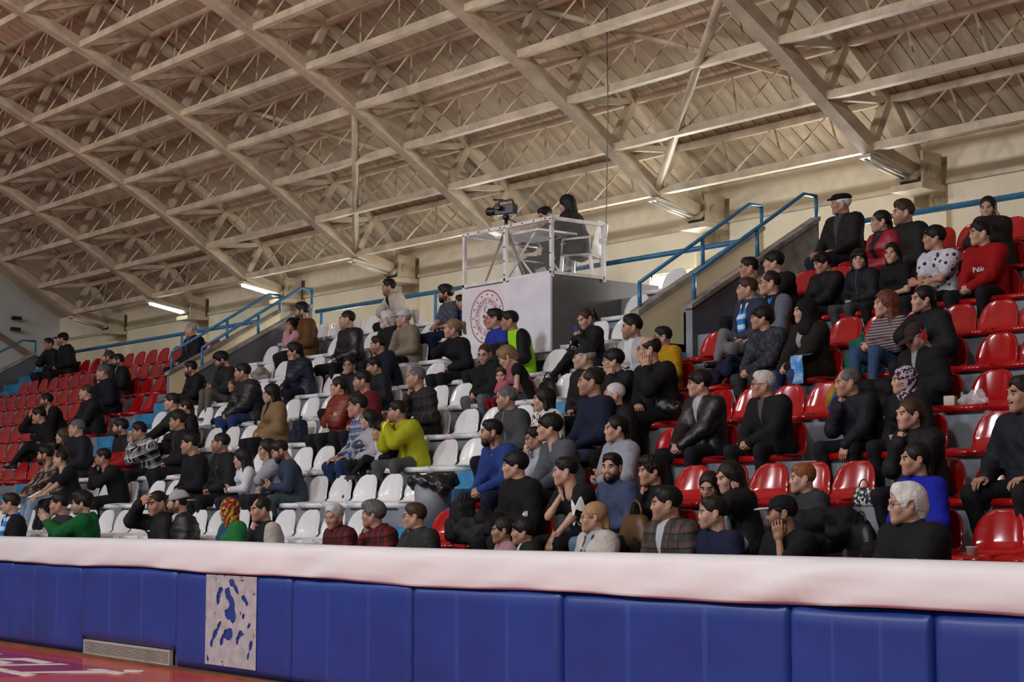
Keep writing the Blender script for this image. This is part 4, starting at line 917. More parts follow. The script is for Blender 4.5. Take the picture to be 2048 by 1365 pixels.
# --- far red section
P(97, 689, 10, 'man in black with a hand to his face under the far end handrail', T('jacket', BK), pose=hand('lap', 'cheek'), hy=-5, lean=.3)
P(125, 679, 10, 'man in black jacket and black cap on the top far row', T('hjacket', BK), hair=('cap', 'black', cloth('#0e0e10')), hy=42, lean=.25, beard=2)
P(216, 716, 8, 'balding bearded man in black beside a bearded man with white collar', T('jacket', BK), hair=('thin', 'brown'), beard=3, hy=35, pose=hand('lap', 'cheek'))
P(236, 722, 8, 'bearded man in black jacket with a small white collar showing', T('jacket', BK, opn='#8e8e8e', ow=.012), hair=('short', 'black'), beard=3, hy=25, lean=.25)
P(206, 746, 7, 'grey haired man in dark navy coat holding a fist to his mouth', T('coat', '#141722'), legs='#1b2436', hair=('short', 'saltpepper'), pose=hand('lap', 'chin'), hy=35, lean=.25, skin=0)
P(172, 785, 6, 'man with shaved brown hair in black jacket and black trousers', T('jacket', BK), hair=('crop', 'brown'), hy=40, lean=.3, pose='clasp', skin=0)
P(93, 802, 6, 'bearded man in black sweater leaning far forward in the far section', T('sweater', BK), hair=('short', 'black'), hy=35, lean=.5, pose='clasp', beard=3)
P(78, 832, 5, 'man in black covering his brow with a hand, one leg stretched out', T('hoodie', BK), hair=('short', 'black'), hy=38, hp=14, lean=.45, pose=hand('lap', 'brow'), leg='crossL', shoe=('black', 'white'))
P(126, 873, 4, 'young woman with long brown hair dressed in black in the far section', T('jacket', BK), hair=('long', 'brown'), sex='f', hy=38, skin=0, lean=.22)
P(153, 857, 4, 'man with glasses and receding grey hair in navy jacket', T('jacket', '#12161f'), legs='#10141e', hair=('crop', 'saltpepper'), hy=38, extras=('glasses',), skin=0)
P(91, 911, 3, 'bearded man in brown and white plaid shirt with pale jeans', T('shirt', '#4a2a26', 'plaid', '#8f8880', '#1d1213'), legs='#7f93aa', hair=('short', 'black'), beard=3, hy=40, lean=.42, pose='fwd', leg='out', shoe=('white', 'white'))
P(106, 899, 4, 'dark haired man half hidden behind the man with a skin fade', T('sweater', '#17171b'), hy=38, hp=10, lean=.60, by=-32, beard=2, pose='clasp')
P(121, 919, 3, 'man with skin fade haircut in black t-shirt, forearms bare, white shoes', T('tee', BK), legs='#16171c', hair=('crop', 'black'), hy=40, lean=.40, pose='fwd', leg='out', shoe=('white', 'white'), skin=0, dy=-.12, shave=.5)
# --- aisle side of the white section
P(206, 916, 3, 'man with glasses in black sweater holding both hands to his chin', T('sweater', BK), hair=('short', 'black'), hy=35, lean=.5, pose='mouth', extras=('glasses',), skin=2)
P(241, 856, 4, 'bearded man in black and red jacket beside the plaid jacket', T('jacket', BK, 'block', '#8d1017'), hair=('short', 'black'), beard=3, hy=38)
P(279, 864, 4, 'man in black and white plaid jacket pressing his palms at his mouth', T('hjacket', '#17181c', 'plaid', '#8c8e92', '#c8c8c8', f=.8), hair=('quiff', 'black'), hy=32, hp=10, lean=.42, pose='pray', extras=('glasses',), beard=1)
P(344, 805, 5, 'clean shaven man in black and dark green jacket with an arm stretched out', T('jacket', BK, 'yoke', '#16261f'), hair=('short', 'dark'), hy=38, lean=.3, pose=hand('lap', 'fwd'), skin=0)
P(371, 815, 5, 'woman with dark hair tied back dressed in black behind the man in glasses', T('jacket', BK), hair=('tied', 'dark'), sex='f', hy=40, skin=0)
P(356, 843, 4, 'man with glasses in black hoodie with white drawstrings', T('hoodie', '#15161b', opn='#8c8c90', ow=.004, slope=.0), hair=('short', 'dark'), hy=35, extras=('glasses',), beard=1)
P(381, 889, 3, 'dark haired man in black sweater with his hands in his lap', T('sweater', BK), hair=('short', 'black'), hy=40, lean=.2, beard=1)
P(441, 888, 3, 'short haired man in black sports jacket with a small green badge', T('hjacket', BK, zip_=True), hair=('crop', 'black'), hy=40, lean=.2, beard=2, skin=2, prints=(('Y', .05, .09, .05, mat('green_print', (.02, .3, .12), .8)),))
P(485, 918, 3, 'girl with long curly black hair in white sweatshirt holding a phone', T('sweater', '#c9c9d2'), legs='#1c2236', hair=('longwavy', 'black'), sex='f', hy=40, pose='phone', hp=8, lean=.15, skin=0)
P(534, 900, 3, 'woman in light grey top resting her cheek on her hand', T('hoodie', '#8f939c'), hair=('long', 'dark'), sex='f', pose=hand('cheek', 'lap'), hy=15, hp=12, lean=.3, legs='#1a1c24')
P(560, 903, 3, 'bearded man in slate blue sweater looking down at his phone', T('sweater', '#2e3a4e'), legs='#3c4c50', hair=('short', 'dark'), beard=3, hy=30, hp=26, lean=.45, pose='phone', skin=1, leg='wide')
P(383, 660, 9, 'grey haired man in dark jacket seated alone on the top far row', T('parka', '#15161b', opn='#4a4d52', ow=.02), hair=('crop', 'grey'), hy=42, lean=.1, skin=0)
P(381, 738, 7, 'bearded man in black jacket with clasped hands before the cream wall', T('hjacket', BK), hair=('short', 'black'), beard=3, hy=42, hp=8, lean=.42, pose='clasp')
P(443, 721, 7, 'curly haired bearded man looking down, grey trousers and knees raised', T('jacket', '#1b1c1f'), legs='#55564f', hair=('curly', 'black'), beard=3, hy=30, hp=26, lean=.3, pose='phone', leg='up', shoe=('grey', 'white'))
P(485, 746, 6, 'man in black hooded puffer jacket and blue jeans', T('hpuffer', BK), legs='#243a63', hair=('short', 'black'), hy=40, lean=.3, pose='clasp', beard=2, leg='wide')
P(469, 770, 6, 'young girl with dark hair sitting behind the puffer jacket sleeve', T('sweater', '#1a1a1f'), hair=('long', 'dark'), sex='f', hy=10, hp=8, lean=.2, s=.82, dy=.08)
# --- white section, upper rows
P(604, 624, 9, 'bearded man in brown jacket next to a girl in pink', T('jacket', '#5d3d1f'), legs='#15161b', hair=('quiff', 'black'), beard=3, hy=42, lean=.18)
P(583, 651, 9, 'girl with long dark hair in pale pink top with folded hands', T('sweater', '#b58d93'), hair=('longwavy', 'black'), sex='f', hy=-10, hp=10, pose='mouth', lean=.25, s=.84)
P(694, 640, 8, 'man in black leather jacket with hands folded on his lap', T('leather', BK), hair=('crop', 'dark'), hy=40, lean=.15, pose='lap', leg='wide', skin=0, beard=1)
P(778, 576, 10, 'man in off white jacket leaning forward with his chin on his hand', T('hjacket', '#b5ada0', opn='#17171a', ow=.01), hair=('quiff', 'black'), hy=40, lean=.5, pose=hand('lap', 'cheek'), beard=2, by=20)
P(774, 640, 8, 'old man with white hair and beard in black coat', T('coat', BK), hair=('wavy', 'silver'), beard=3, hy=42, lean=.15, skin=0)
P(807, 637, 8, 'old man with white cap and beige jacket, hand at his mouth', T('jacket', '#7d7162'), hair=('cap', 'grey', cloth('#b9bcc4')), hy=30, pose=hand('lap', 'chin'), lean=.2, skin=0)
P(756, 690, 7, 'dark haired man leaning forward in navy hoodie with white print', T('hoodie', '#141926'), hair=('short', 'black'), hy=42, hp=8, lean=.5, pose=hand('clasp', 'chin'), beard=2, prints=(('ka', .07, .07, -.05, M_INKW),))
P(589, 704, 7, 'man with glasses in navy puffer jacket, hand on cheek', T('hpuffer', '#131c33'), hair=('curly', 'black'), hy=38, pose=hand('cheek', 'knee'), extras=('glasses',), beard=2, lean=.35, leg='wide')
P(698, 732, 6, 'boy with thin framed glasses in black jacket facing the camera', T('jacket', BK), hair=('short', 'black'), hy=-38, extras=('glasses',), s=.9, lean=.12, prints=(('O', .05, .07, .0, M_INKW),))
P(749, 734, 6, 'young man in plain black jacket behind the man in dark red', T('jacket', BK), hair=('short', 'black'), hy=30, hp=10, lean=.25, beard=1)
P(725, 763, 5, 'man in dark red sweater with a short beard', T('sweater', '#5b1420'), hair=('short', 'black'), hy=38, beard=2, lean=.2)
P(677, 774, 5, 'woman in rust orange jacket with arms crossed', T('puffer', '#702512'), legs='#17181d', hair=('tied', 'dark'), sex='f', hy=38, pose='cross', skin=0, lean=.15)
P(542, 788, 5, 'woman with black bob and glasses in tan coat', T('coat', '#7d6547', opn='#121214', ow=.012), legs='#121216', hair=('bob', 'black'), sex='f', hy=32, hp=10, extras=('glasses',), pose='lap', lean=.15, skin=0)
P(715, 813, 4, 'man with glasses in blue and white plaid shirt and jeans', T('shirt', '#42597f', 'plaid', '#aab4c4', '#1d2b46', f=1.3), legs='#1f2f58', hair=('short', 'dark'), hy=38, extras=('glasses',), pose='knee', lean=.25, skin=1, leg='wide')
def disc_mesh(r, n=20, z0=None, z1=None):
    mb = MB(); pts = [(r*math.cos(2*math.pi*i/n), r*math.sin(2*math.pi*i/n), 0) for i in range(n)]
    rows_ = 6; vv = []; ff = []
    for a in range(1, rows_+1):
        for p_ in pts: vv.append((p_[0]*a/rows_, p_[1]*a/rows_, 0))
    for a in range(rows_-1):
        for i in range(n): j = (i+1) % n; ff.append((a*n+i, a*n+j, (a+1)*n+j, (a+1)*n+i))
    ff.append(tuple(range(n))); return MB().add(vv, ff).mesh('disc')
P(738, 840, 4, 'teenager with dark hair in grey sweatshirt with round chest emblem', T('hoodie', '#9d9ea6'), legs='#15171e', hair=('bob', 'black'), sex='f', hy=36, pose=hand('lap', 'cheek'), lean=.10, s=.88, skin=0, dy=-.10, prints=((lambda: disc_mesh(.062), 0, .01, -.02, mat('emblem_navy', (.03, .045, .08), .8)), ('ENES', .062, .01, -.02, M_INKW)))
P(760, 862, 4, 'boy in white top and dark vest beside the yellow jacket', T('sweater', '#b9bac6', sleeve='#12141f'), legs='#101116', hair=('mop', 'black'), hy=20, hp=5, s=.78, lean=.2, leg='crossL', shoe=('grey', 'grey'), dy=-.16)
P(795, 824, 4, 'man in bright yellow green jacket with hands folded before his mouth', T('jacket', '#9a9c12', zip_=True), legs='#4a4e4c', hair=('short', 'black'), hy=38, hp=6, lean=.48, pose='mouth', beard=1, leg='wide')
P(832, 756, 5, 'man with greying hair in dark plaid shirt, hand at chin', T('shirt', '#1a1818', 'plaid', '#2e2a2a', '#3a3636'), hair=('crop', 'saltpepper'), hy=38, pose=hand('lap', 'chin'), lean=.32, beard=1)
P(891, 588, 9, 'curly haired bearded man in blue grey t-shirt near the booth', T('tee', '#3f4654', 'camo', '#4f5766'), legs='#1b2440', hair=('curly', 'black'), beard=3, hy=40, lean=.2, pose=hand('lap', 'hug'))
P(922, 606, 9, 'boy in blue and white half hidden by the booth', T('sweater', '#1c2a66', sleeve='#a8a8b0'), hair=('short', 'black'), hy=35, s=.86, lean=.2, pose=hand('lap', 'chin'))
P(905, 658, 7, 'woman with long blonde ponytail in black turtleneck, hand on cheek', T('sweater', BK), hair=('pony', 'darkblonde'), sex='f', hy=35, hr=12, pose=hand('lap', 'cheek'), lean=.32, skin=0)
P(989, 639, 7, 'officer with glasses in blue and black jacket before the emblem', T('jacket', '#101116', 'yoke', '#1c2f8c', zip_=True), hair=('short', 'black'), hy=40, extras=('glasses',), lean=.2)
o = P(1019, 643, 7, 'officer in neon yellow police jacket with black sleeve panels', T('jacket', '#8fd414', sleeve='#0f1114', zip_=True, st=.225), hair=('short', 'black'), hy=38, hp=8, lean=.35, skin=2, prints=((lambda: disc_mesh(.034), 0, .085, .02, mat('grey_badge', (.25, .25, .2), .6)),))
P(1172, 638, 7, 'policewoman with brown ponytail in black jacket looking at her phone', T('jacket', BK), hair=('pony', 'brown'), sex='f', hy=8, hp=24, lean=.25, pose='phoneup', skin=0, by=5, leg='crossL', prints=(('P', .075, -.085, .03, M_INKW), ('O', .075, -.085, -.045, M_INKW), (lambda: disc_mesh(.030), 0, .085, -.02, mat('grey_badge', (.25, .25, .2), .6))))
P(970, 709, 6, 'man with glasses in black coat leaning toward the toddler', T('coat', BK), legs='#5d5e63', hair=('crop', 'brown'), hy=-25, hp=18, lean=.42, extras=('glasses',), beard=2, pose='clasp', leg='wide', skin=0)
P(1014, 715, 6, 'blonde woman in pink vest over black sleeves bending to the toddler', T('vest', '#8f5a65', sleeve='#101014'), legs='#3b3e46', hair=('wavy', 'darkblonde'), sex='f', hy=45, hp=34, lean=.62, pose='clasp', by=25, skin=0)
P(1004, 752, 6, 'toddler in pink top and red trousers between two adults', T('sweater', '#b5566b'), legs='#7a0f1e', hair=('short', 'brown'), s=.52, hy=-30, hp=15, pose='mouth', lean=.1, skin=0, dy=-.16, sex='f', shoe=None)
P(1014, 798, 4, 'man with grey temples in dark grey zipped jacket', T('jacket', '#3b3c40', zip_=True), hair=('short', 'saltpepper'), hy=40, lean=.22, beard=2)
P(1087, 800, 4, 'woman with black bob in fluffy white coat with dark spots', T('coat', '#b9b8b6', 'camo', '#c9c8c6', '#26262a', f=.7), hair=('bob', 'black'), sex='f', hy=42, skin=0, lean=.18)
P(983, 866, 3, 'man in royal blue sweater with clasped hands and steel watch', T('sweater', '#223a78'), legs='#141a2e', hair=('short', 'black'), hy=32, lean=.42, pose='clasp', beard=3, leg='wide', extras=(('watch', 'L', M_METAL),), skin=1)
P(1070, 878, 3, 'girl with glasses in pale grey hoodie, hand at her mouth', T('hoodie', '#9aa0ae'), hair=('short', 'black'), sex='f', hy=25, hp=10, pose=hand('mouth', 'lap'), lean=.3, s=.9, extras=('glasses',), dy=.04)
P(1099, 856, 3, 'young man with dark fringe in mid grey sweater', T('sweater', '#4f545c'), legs='#15161b', hair=('mop', 'black'), hy=42, lean=.42, pose='clasp', skin=0)
P(1030, 932, 2, 'young man in black hoodie with small white sleeve print', T('hoodie', BK), hair=('mop', 'black'), hy=42, lean=.2, pose='lap', skin=0, prints=(('48', .06, .13, -.10, M_INKW, .6),))
P(1131, 944, 2, 'young man in black t-shirt with large white letters, chin on hand', T('tee', BK), legs='#121317', hair=('short', 'black'), hy=42, hp=6, lean=.48, pose=hand('hang', 'cheek'), skin=0, prints=(('M', .17, .11, .045, M_INKW, .55), ('M', .17, .01, -.10, M_INKW, .3)))
P(1168, 716, 5, 'man with grey beard in dark grey cap and dark jacket', T('hjacket', '#191512'), hair=('cap', 'grey', cloth('#1d1f23')), hy=42, lean=.22, beard=2, skin=0)
P(1181, 762, 4, 'balding man in navy sweater with bare forearm', T('sweater', '#171d33'), legs='#4a5a78', hair=('thin', 'dark'), hy=38, lean=.2, pose='knee', beard=1, fat=.02)
P(1006, 1062, 1, 'young girl with dark hair tied back just above the banner', T('sweater', '#a07a80'), hair=('tied', 'dark'), sex='f', hy=38, s=.80, lean=.1, skin=2)
P(1046, 1064, 1, 'young boy in black jacket and white collar just above the banner', T('jacket', BK, opn='#b8c2d0', ow=.015), hair=('mop', 'black'), hy=42, s=.80, lean=.1)
P(1187, 1036, 1, 'woman with blonde ponytail and glasses in white quilted coat', T('coat', '#b8b3ac', opn='#8f9ea3', ow=.035), hair=('tied', 'blonde'), sex='f', hy=40, extras=('glasses', ('scarf', cloth('#6b5560', 'plaid', '#4a1420', f=1.5))), skin=0, lean=.12)
P(1224, 936, 2, 'man with full black beard in slate blue sweater facing the camera', T('sweater', '#3b4663'), legs='#5a7186', hair=('short', 'black'), beard=3, hy=-22, lean=.22, skin=0)
P(1303, 944, 2, 'woman with dark curly hair in black sweater biting her nails', T('sweater', BK), hair=('curly', 'black'), sex='f', hy=28, pose=hand('lap', 'chin'), lean=.3, skin=1)
P(1333, 1009, 1, 'man with short beard in green and pink plaid jacket', T('hjacket', '#33362f', 'plaid', '#5b4444', '#23252a', opn='#a9abb0', ow=.02), hair=('short', 'black'), hy=40, beard=1, lean=.15)
P(1426, 1027, 1, 'man in navy t-shirt with sunglasses on his head', T('tee', '#171d36'), hair=('short', 'dark'), hy=38, beard=1, lean=.15, extras=('shades',), skin=0, prints=((lambda: MB().box((-.08, -.004, 0), (.08, .004, .0005)).mesh('bar'), 0, .0, -.11, M_INKW),))
P(1419, 974, 2, 'girl with long dark hair in grey top looking down', T('sweater', '#8b8d95'), hair=('long', 'dark'), sex='f', hy=-25, hp=20, s=.86, lean=.25)
P(1459, 956, 2, 'woman with long dark hair in black holding a phone to her temple', T('jacket', BK), hair=('long', 'dark'), sex='f', hy=22, hp=14, lean=.38, pose=hand('ear', 'lap'), legs='#7b8a99', skin=0)
P(1228, 791, 4, 'man with cropped silver hair in black zipped top', T('jacket', BK), hair=('crop', 'silver'), hy=38, lean=.18, skin=0)
P(1226, 722, 5, 'young man with glasses in black, one finger at his cheek', T('jacket', BK), hair=('mop', 'black'), hy=40, extras=('glasses',), pose=hand('cheek', 'lap'), lean=.25, skin=0)
P(1297, 700, 5, 'bald man with glasses in black sweater leaning on his fist', T('sweater', BK), hair=('bald', 'dark'), hy=38, extras=('glasses', ('watch', 'L', M_BLACKP)), pose=hand('cheek', 'lap'), lean=.3, fat=.02, skin=0)
P(1264, 656, 6, 'man with short beard in white t-shirt and pale grey jacket', T('hjacket', '#a7a8ac', opn='#c6c9cc', ow=.075, slope=.0), hair=('quiff', 'black'), hy=38, beard=2, lean=.15, prints=(('LULU', .05, .0, -.06, M_INKK), ('NAPA', .05, .0, -.11, M_INKK)))
P(1325, 675, 6, 'boy with glasses in yellow hoodie beside the cream passage wall', T('hoodie', '#a87f10'), hair=('short', 'black'), hy=38, extras=('glasses',), s=.82, lean=.2, legs='#3b3a30')
P(1399, 768, 4, 'young man with glasses in black leather biker jacket', T('leather', BK, opn='#9a9aa0', ow=.012, slope=.12), hair=('mop', 'black'), hy=38, extras=('glasses',), pose='clasp', lean=.2, leg='wide', skin=0)
P(1232, 859, 3, 'girl with long dark hair in grey hoodie holding a phone', T('hoodie', '#8d929c'), legs='#5f7387', hair=('tied', 'black'), sex='f', hy=28, pose='phone', lean=.2, skin=0)
# --- near red section
P(1682, 408, 10, 'old man in black flat cap and dark jacket on the top row', T('jacket', '#1a171d', opn='#3c3e46', ow=.03), legs='#1d2230', hair=('beret', 'white', cloth('#0e0e10')), hy=40, lean=.12, pose='knee', skin=1, fat=.02)
P(1761, 444, 9, 'woman with dark bun in red puffer jacket over black top', T('puffer', '#8d0f22', opn='#0e0e10', ow=.05), legs='#3a4a66', hair=('tied', 'dark'), sex='f', hy=38, lean=.12, skin=0)
P(1807, 427, 9, 'man with short light beard in dark olive hooded jacket', T('parka', '#191a17'), legs='#3c4656', hair=('quiff', 'brown'), hy=38, lean=.15, beard=2, skin=0)
P(1976, 417, 9, 'woman in dark brown jacket pressing a phone to her ear', T('hjacket', '#231d1a'), hair=('tied', 'dark'), sex='f', hy=-22, hp=8, pose=hand('ear', 'cheek'), lean=.32, skin=0)
P(1961, 468, 8, 'boy in red hoodie with blue collar and white chest lettering', T('hoodie', '#8c0a10'), hair=('short', 'black'), hy=36, lean=.28, pose='clasp', skin=0, leg='wide', prints=(('Pablo', .075, .0, -.045, M_INKW),))
P(1868, 476, 8, 'boy in white t-shirt with dark drawings and red lettering', T('tee', '#b9bac4', 'camo', '#c4c5cf', '#30323f', f=.55), hair=('mop', 'black'), hy=44, lean=.2, pose='hug', skin=1, prints=(('NASA', .085, .0, -.10, M_INKR),))
P(1785, 508, 8, 'girl with shoulder length black hair in black t-shirt', T('tee', BK), hair=('bob', 'black'), sex='f', hy=-15, s=.86, lean=.12, pose='lap', skin=0)
P(1718, 520, 8, 'boy with long fringe in dark navy jacket facing the camera', T('jacket', '#12151d', zip_=True), legs='#3c3f42', hair=('fringe', 'dark'), hy=-35, s=.86, lean=.15, skin=0)
P(1645, 527, 8, 'boy with black fringe in black jacket looking down', T('jacket', BK), legs='#25272c', hair=('mop', 'black'), hy=25, hp=16, s=.86, lean=.25, pose='clasp')
P(1547, 525, 8, 'young man in black short sleeved shirt with a bare forearm', T('tee', '#131418'), hair=('mop', 'black'), hy=45, lean=.32, pose='hang', skin=0)
P(1498, 537, 8, 'young man with thick black hair behind the man with glasses', T('jacket', '#3d3d35', 'camo', '#6a6a58'), hair=('short', 'black'), hy=40, lean=.3)
P(1494, 579, 7, 'man in blue grey jacket with a light blue fan scarf', T('jacket', '#2c3246'), legs='#6d6c70', hair=('short', 'brown'), hy=42, lean=.2, extras=(('scarf', SCARF),), beard=1, leg='crossR', skin=0)
P(1539, 567, 7, 'man with glasses in black vest, grey sleeves and blue scarf', T('shirt', '#121318', sleeve='#5c6270'), legs='#1b2033', hair=('thin', 'dark'), hy=38, lean=.15, extras=('glasses', ('scarf', SCARF2)), pose='knee', skin=0)
P(1523, 637, 6, 'boy in grey camouflage hoodie with clasped hands', T('hoodie', '#2a2c33', 'camo', '#3d4048'), legs='#2e3138', hair=('mop', 'black'), hy=42, s=.9, lean=.35, pose='clasp', skin=1)
P(1610, 623, 6, 'woman in black headscarf and dark brown coat with clasped hands', T('coat', '#1b1611', opn='#8a8f98', ow=.03), legs='#2a3f63', hair=('hijab', 'dark', cloth('#0c0c0f')), sex='f', hy=36, lean=.22, pose='clasp', extras=(('watch', 'L', M_METAL),), skin=0)
P(1771, 609, 6, 'woman with auburn hair in striped mauve top and jeans', T('sweater', '#4a3d42', 'stripe', '#8d8286'), legs='#33496c', hair=('longwavy', 'auburn'), sex='f', hy=34, lean=.22, pose='clasp', leg='up', skin=0)
P(1846, 599, 6, 'woman in black hooded jacket resting her cheek on her palm', T('hjacket', BK), hair=('tied', 'black'), sex='f', hy=32, hr=8, pose=hand('lap', 'cheek'), lean=.32, skin=0)
P(1832, 675, 5, 'man in brown cap and black coat looking down, red headphones', T('coat', BK, opn='#8d8d90', ow=.006), hair=('cap', 'grey', cloth('#2f2623')), hy=10, hp=34, lean=.35, pose='lap', skin=0, fat=.02, extras=('headphones',))
P(1808, 762, 4, 'woman in white and purple patterned headscarf and black coat', T('coat', BK), hair=('kerchief', 'dark', cloth('#a89da6', 'camo', '#3a1730', '#1a1218', f=1.2)), sex='f', hy=42, s=.93, lean=.22, skin=0)
P(1820, 830, 3, 'woman in black with brown hair pressing her fist to her cheek', T('jacket', BK), hair=('tied', 'brown'), sex='f', hy=22, pose=hand('hang', 'chin'), lean=.38, skin=0)
P(1831, 920, 2, 'woman in cobalt blue v-neck sweater with dark hair tied back', T('sweater', '#16209a'), hair=('tied', 'black'), sex='f', hy=38, lean=.12, skin=1, fat=.015)
P(1812, 1010, 1, 'old man with thick white hair and glasses, arms crossed in black coat', T('coat', '#141416'), hair=('wavy', 'white'), hy=36, extras=('glasses',), pose='cross', lean=.2, skin=0, fat=.02)
P(1526, 770, 4, 'old man with grey hair and glasses in black coat, hands clasped', T('coat', BK, opn='#4d4a46', ow=.012), hair=('short', 'silver'), hy=38, extras=('glasses',), pose='clasp', lean=.3, leg='wide', skin=1)
P(1695, 766, 4, 'balding grey haired man in navy jacket with a hand at his mouth', T('jacket', '#131620'), hair=('thin', 'saltpepper'), hy=34, hp=8, pose=hand('hang', 'chin'), lean=.48, leg='wide', skin=1, fat=.02)
P(1605, 958, 2, 'boy with ginger hair in charcoal hoodie', T('hoodie', '#33363a', prints=None) if False else T('hoodie', '#2f3236'), hair=('short', 'ginger'), hy=38, s=.92, lean=.2, skin=0)
o = P(1563, 1027, 1, 'bearded man in black cap with white brim, hand over his chin', T('tee', BK), hair=('cap', 'black', cloth('#0f0f12'), cloth('#b4b4bc')), hy=40, beard=3, lean=.25, pose=hand('cheek', 'lap'), skin=2)
P(2046, 790, 3, 'man in navy jacket and black trousers beside an empty red seat', T('jacket', '#10141e'), hair=('short', 'dark'), hy=25, lean=.2, pose='knee', leg='wide', extras=('mustache',), skin=1, fat=.02)
# --- front row, white section
P(21, 1003, 1, 'man with glasses in black top wearing a blue fan scarf', T('sweater', BK), hair=('short', 'dark'), hy=42, extras=('glasses', ('scarf', SCARF)), lean=.1, skin=0)
P(119, 1009, 1, 'man in dark grey t-shirt hidden behind raised hands', T('tee', '#2c2e36'), hair=('short', 'black'), hy=35, lean=.1)
P(164, 1003, 1, 'man with glasses in bright green hoodie raising his hands to clap', T('hoodie', '#0b5a2c'), hair=('curly', 'black'), hy=38, extras=('glasses',), pose='clap', lean=.12, beard=2, by=38, skin=0)
P(314, 993, 1, 'man in black tracksuit top rubbing his brow with a fist', T('jacket', BK), hair=('crop', 'dark'), hy=-10, hp=12, pose=hand('lap', 'brow'), lean=.2, fat=.02, prints=(('—', .12, .03, .06, M_INKW),))
P(356, 1006, 1, 'man with grey cap worn backwards in black puffer over white hood', T('puffer', BK, opn='#b8b6bd', ow=.012, slope=.15), hair=('capback', 'black', cloth('#9a9aa3')), hy=42, beard=3, lean=.12)
P(458, 1022, 1, 'woman in flowered headscarf with green coat', T('coat', '#1c6a35', opn='#2a3c66', ow=.05), hair=('kerchief', 'dark', cloth('#7a1b2c', 'camo', '#b09a1c', '#43301f', f=1.1)), sex='f', hy=75, lean=.12)
P(522, 1020, 1, 'balding man in dark vest with pale sleeves, fist at his mouth', T('shirt', '#161922', sleeve='#a7a29b'), hair=('thin', 'dark'), hy=15, hp=8, pose=hand('lap', 'chin'), lean=.2, skin=1, fat=.02)
P(669, 1034, 1, 'grey haired man in red plaid jacket turning toward the camera', T('hjacket', '#3a1216', 'plaid', '#6a1a20', '#141214'), hair=('short', 'silver'), hy=-18, hp=14, lean=.25, skin=1)
P(746, 1030, 1, 'person with dark grey hair in red plaid jacket, chin on fist', T('hjacket', '#3a1216', 'plaid', '#741b22', '#141214'), hair=('curly', 'saltpepper'), hy=45, pose=hand('lap', 'chin'), lean=.28)
P(829, 1034, 1, 'man with brown hair and glasses cupping his chin, grey jacket', T('jacket', '#26282d'), hair=('short', 'brown'), hy=42, extras=('glasses',), pose=hand('lap', 'cheek'), lean=.25, skin=0)
for p in PEOPLE:
    if abs(p[4]-p[5]) > .02 or p[5] > 1.06 or p[5] < .9: print('FIT', p[0][:44], p[1:])
# ------------------------------------------------------------------ filming booth in the white section
M_PANEL = mat('white_booth_sheet', (.70, .71, .76), .6, var=.06, vscale=2.0)
M_BOOTHG = mat('grey_booth_paint', (.115, .115, .118), .6, var=.2, vscale=1.2)
M_FRAME = mat('white_frame_paint', (.68, .68, .68), .45, var=.12, vscale=6)
M_ACRYL = mat('clear_acrylic', (.95, .97, 1.0), .04, var=0, alpha=.045, spec=.6)
M_REDINK = mat('crimson_emblem', (.42, .02, .045), .6)
BX0, BX1, BY0, BY1, BZ = -17.86, -16.07, 13.62, 15.44, 4.46
booth = empty('filming_booth', ((BX0+BX1)/2, BY0, 3.1)); tag(booth, 'raised filming booth with white front, grey side and clear cage', 'booth')
inv = booth.location
def bpart(mb, nm, m, **k): o = mb.build(nm, m, None, **k); o.parent = booth; o.matrix_parent_inverse = Matrix.Translation(-inv); return o
bpart(MB().box((BX0+.02, BY0, 3.0), (BX1, BY1, BZ)), 'base_block', M_BOOTHG)
bpart(MB().box((BX0, BY0-.025, 3.42), (-16.86, BY0, BZ-.02)), 'front_sheet', M_PANEL)
bpart(MB().box((-16.87, BY0-.030, 3.42), (BX1+.01, BY0, BZ+.01)), 'front_sheet', mat('white_booth_sheet_violet', (.68, .68, .75), .6, var=.08, vscale=1.5))
bpart(MB().box((-16.5, 13.30, 3.36), (-15.2, 13.64, 3.43)), 'ledge', M_CAP)
T0, T1 = BZ+.02, 5.16
fr = lambda a, b, w=.045: bpart(MB().bar(a, b, w), 'frame_bar', M_FRAME, bevel=.004)
XM = -16.98; YB = 14.48
for x in (BX0+.02, XM, BX1): fr((x, BY0, BZ-.04), (x, BY0, T1))
fr((BX1, YB, BZ-.04), (BX1, YB, T1)); fr((BX0+.02, YB, BZ-.04), (BX0+.02, YB, T1))
for z in (T0, T1): fr((BX0, BY0, z), (BX1+.02, BY0, z)); fr((BX1, BY0, z), (BX1, YB, z)); fr((BX0+.02, BY0, z), (BX0+.02, YB, z))
for a, b in ((BX0+.04, XM-.02), (XM+.02, BX1-.02)): bpart(MB().box((a, BY0-.004, T0), (b, BY0+.002, T1)), 'pane', M_ACRYL)
bpart(MB().box((BX1-.003, BY0+.02, T0), (BX1+.003, YB-.02, T1)), 'pane', M_ACRYL); bpart(MB().box((BX0+.02, BY0+.02, T0), (BX0+.026, YB-.02, T1)), 'pane', M_ACRYL)
bolt = MB().lathe([(0, 0), (.011, 0), (.009, .008), (0, .008)], 8).mesh('bolt'); bolt.materials.append(M_DARK)
for q in range(8):
    o = mesh_obj('bolt', bolt, booth); o.matrix_parent_inverse = Matrix.Translation(-inv); o.location = (BX0+.12+q*.225, BY0-.023, T1); o.rotation_euler = (math.pi/2, 0, 0)
for q in range(4):
    for x in (XM, BX1): o = mesh_obj('bolt', bolt, booth); o.matrix_parent_inverse = Matrix.Translation(-inv); o.location = (x, BY0-.023, T0+.06+q*.18); o.rotation_euler = (math.pi/2, 0, 0)
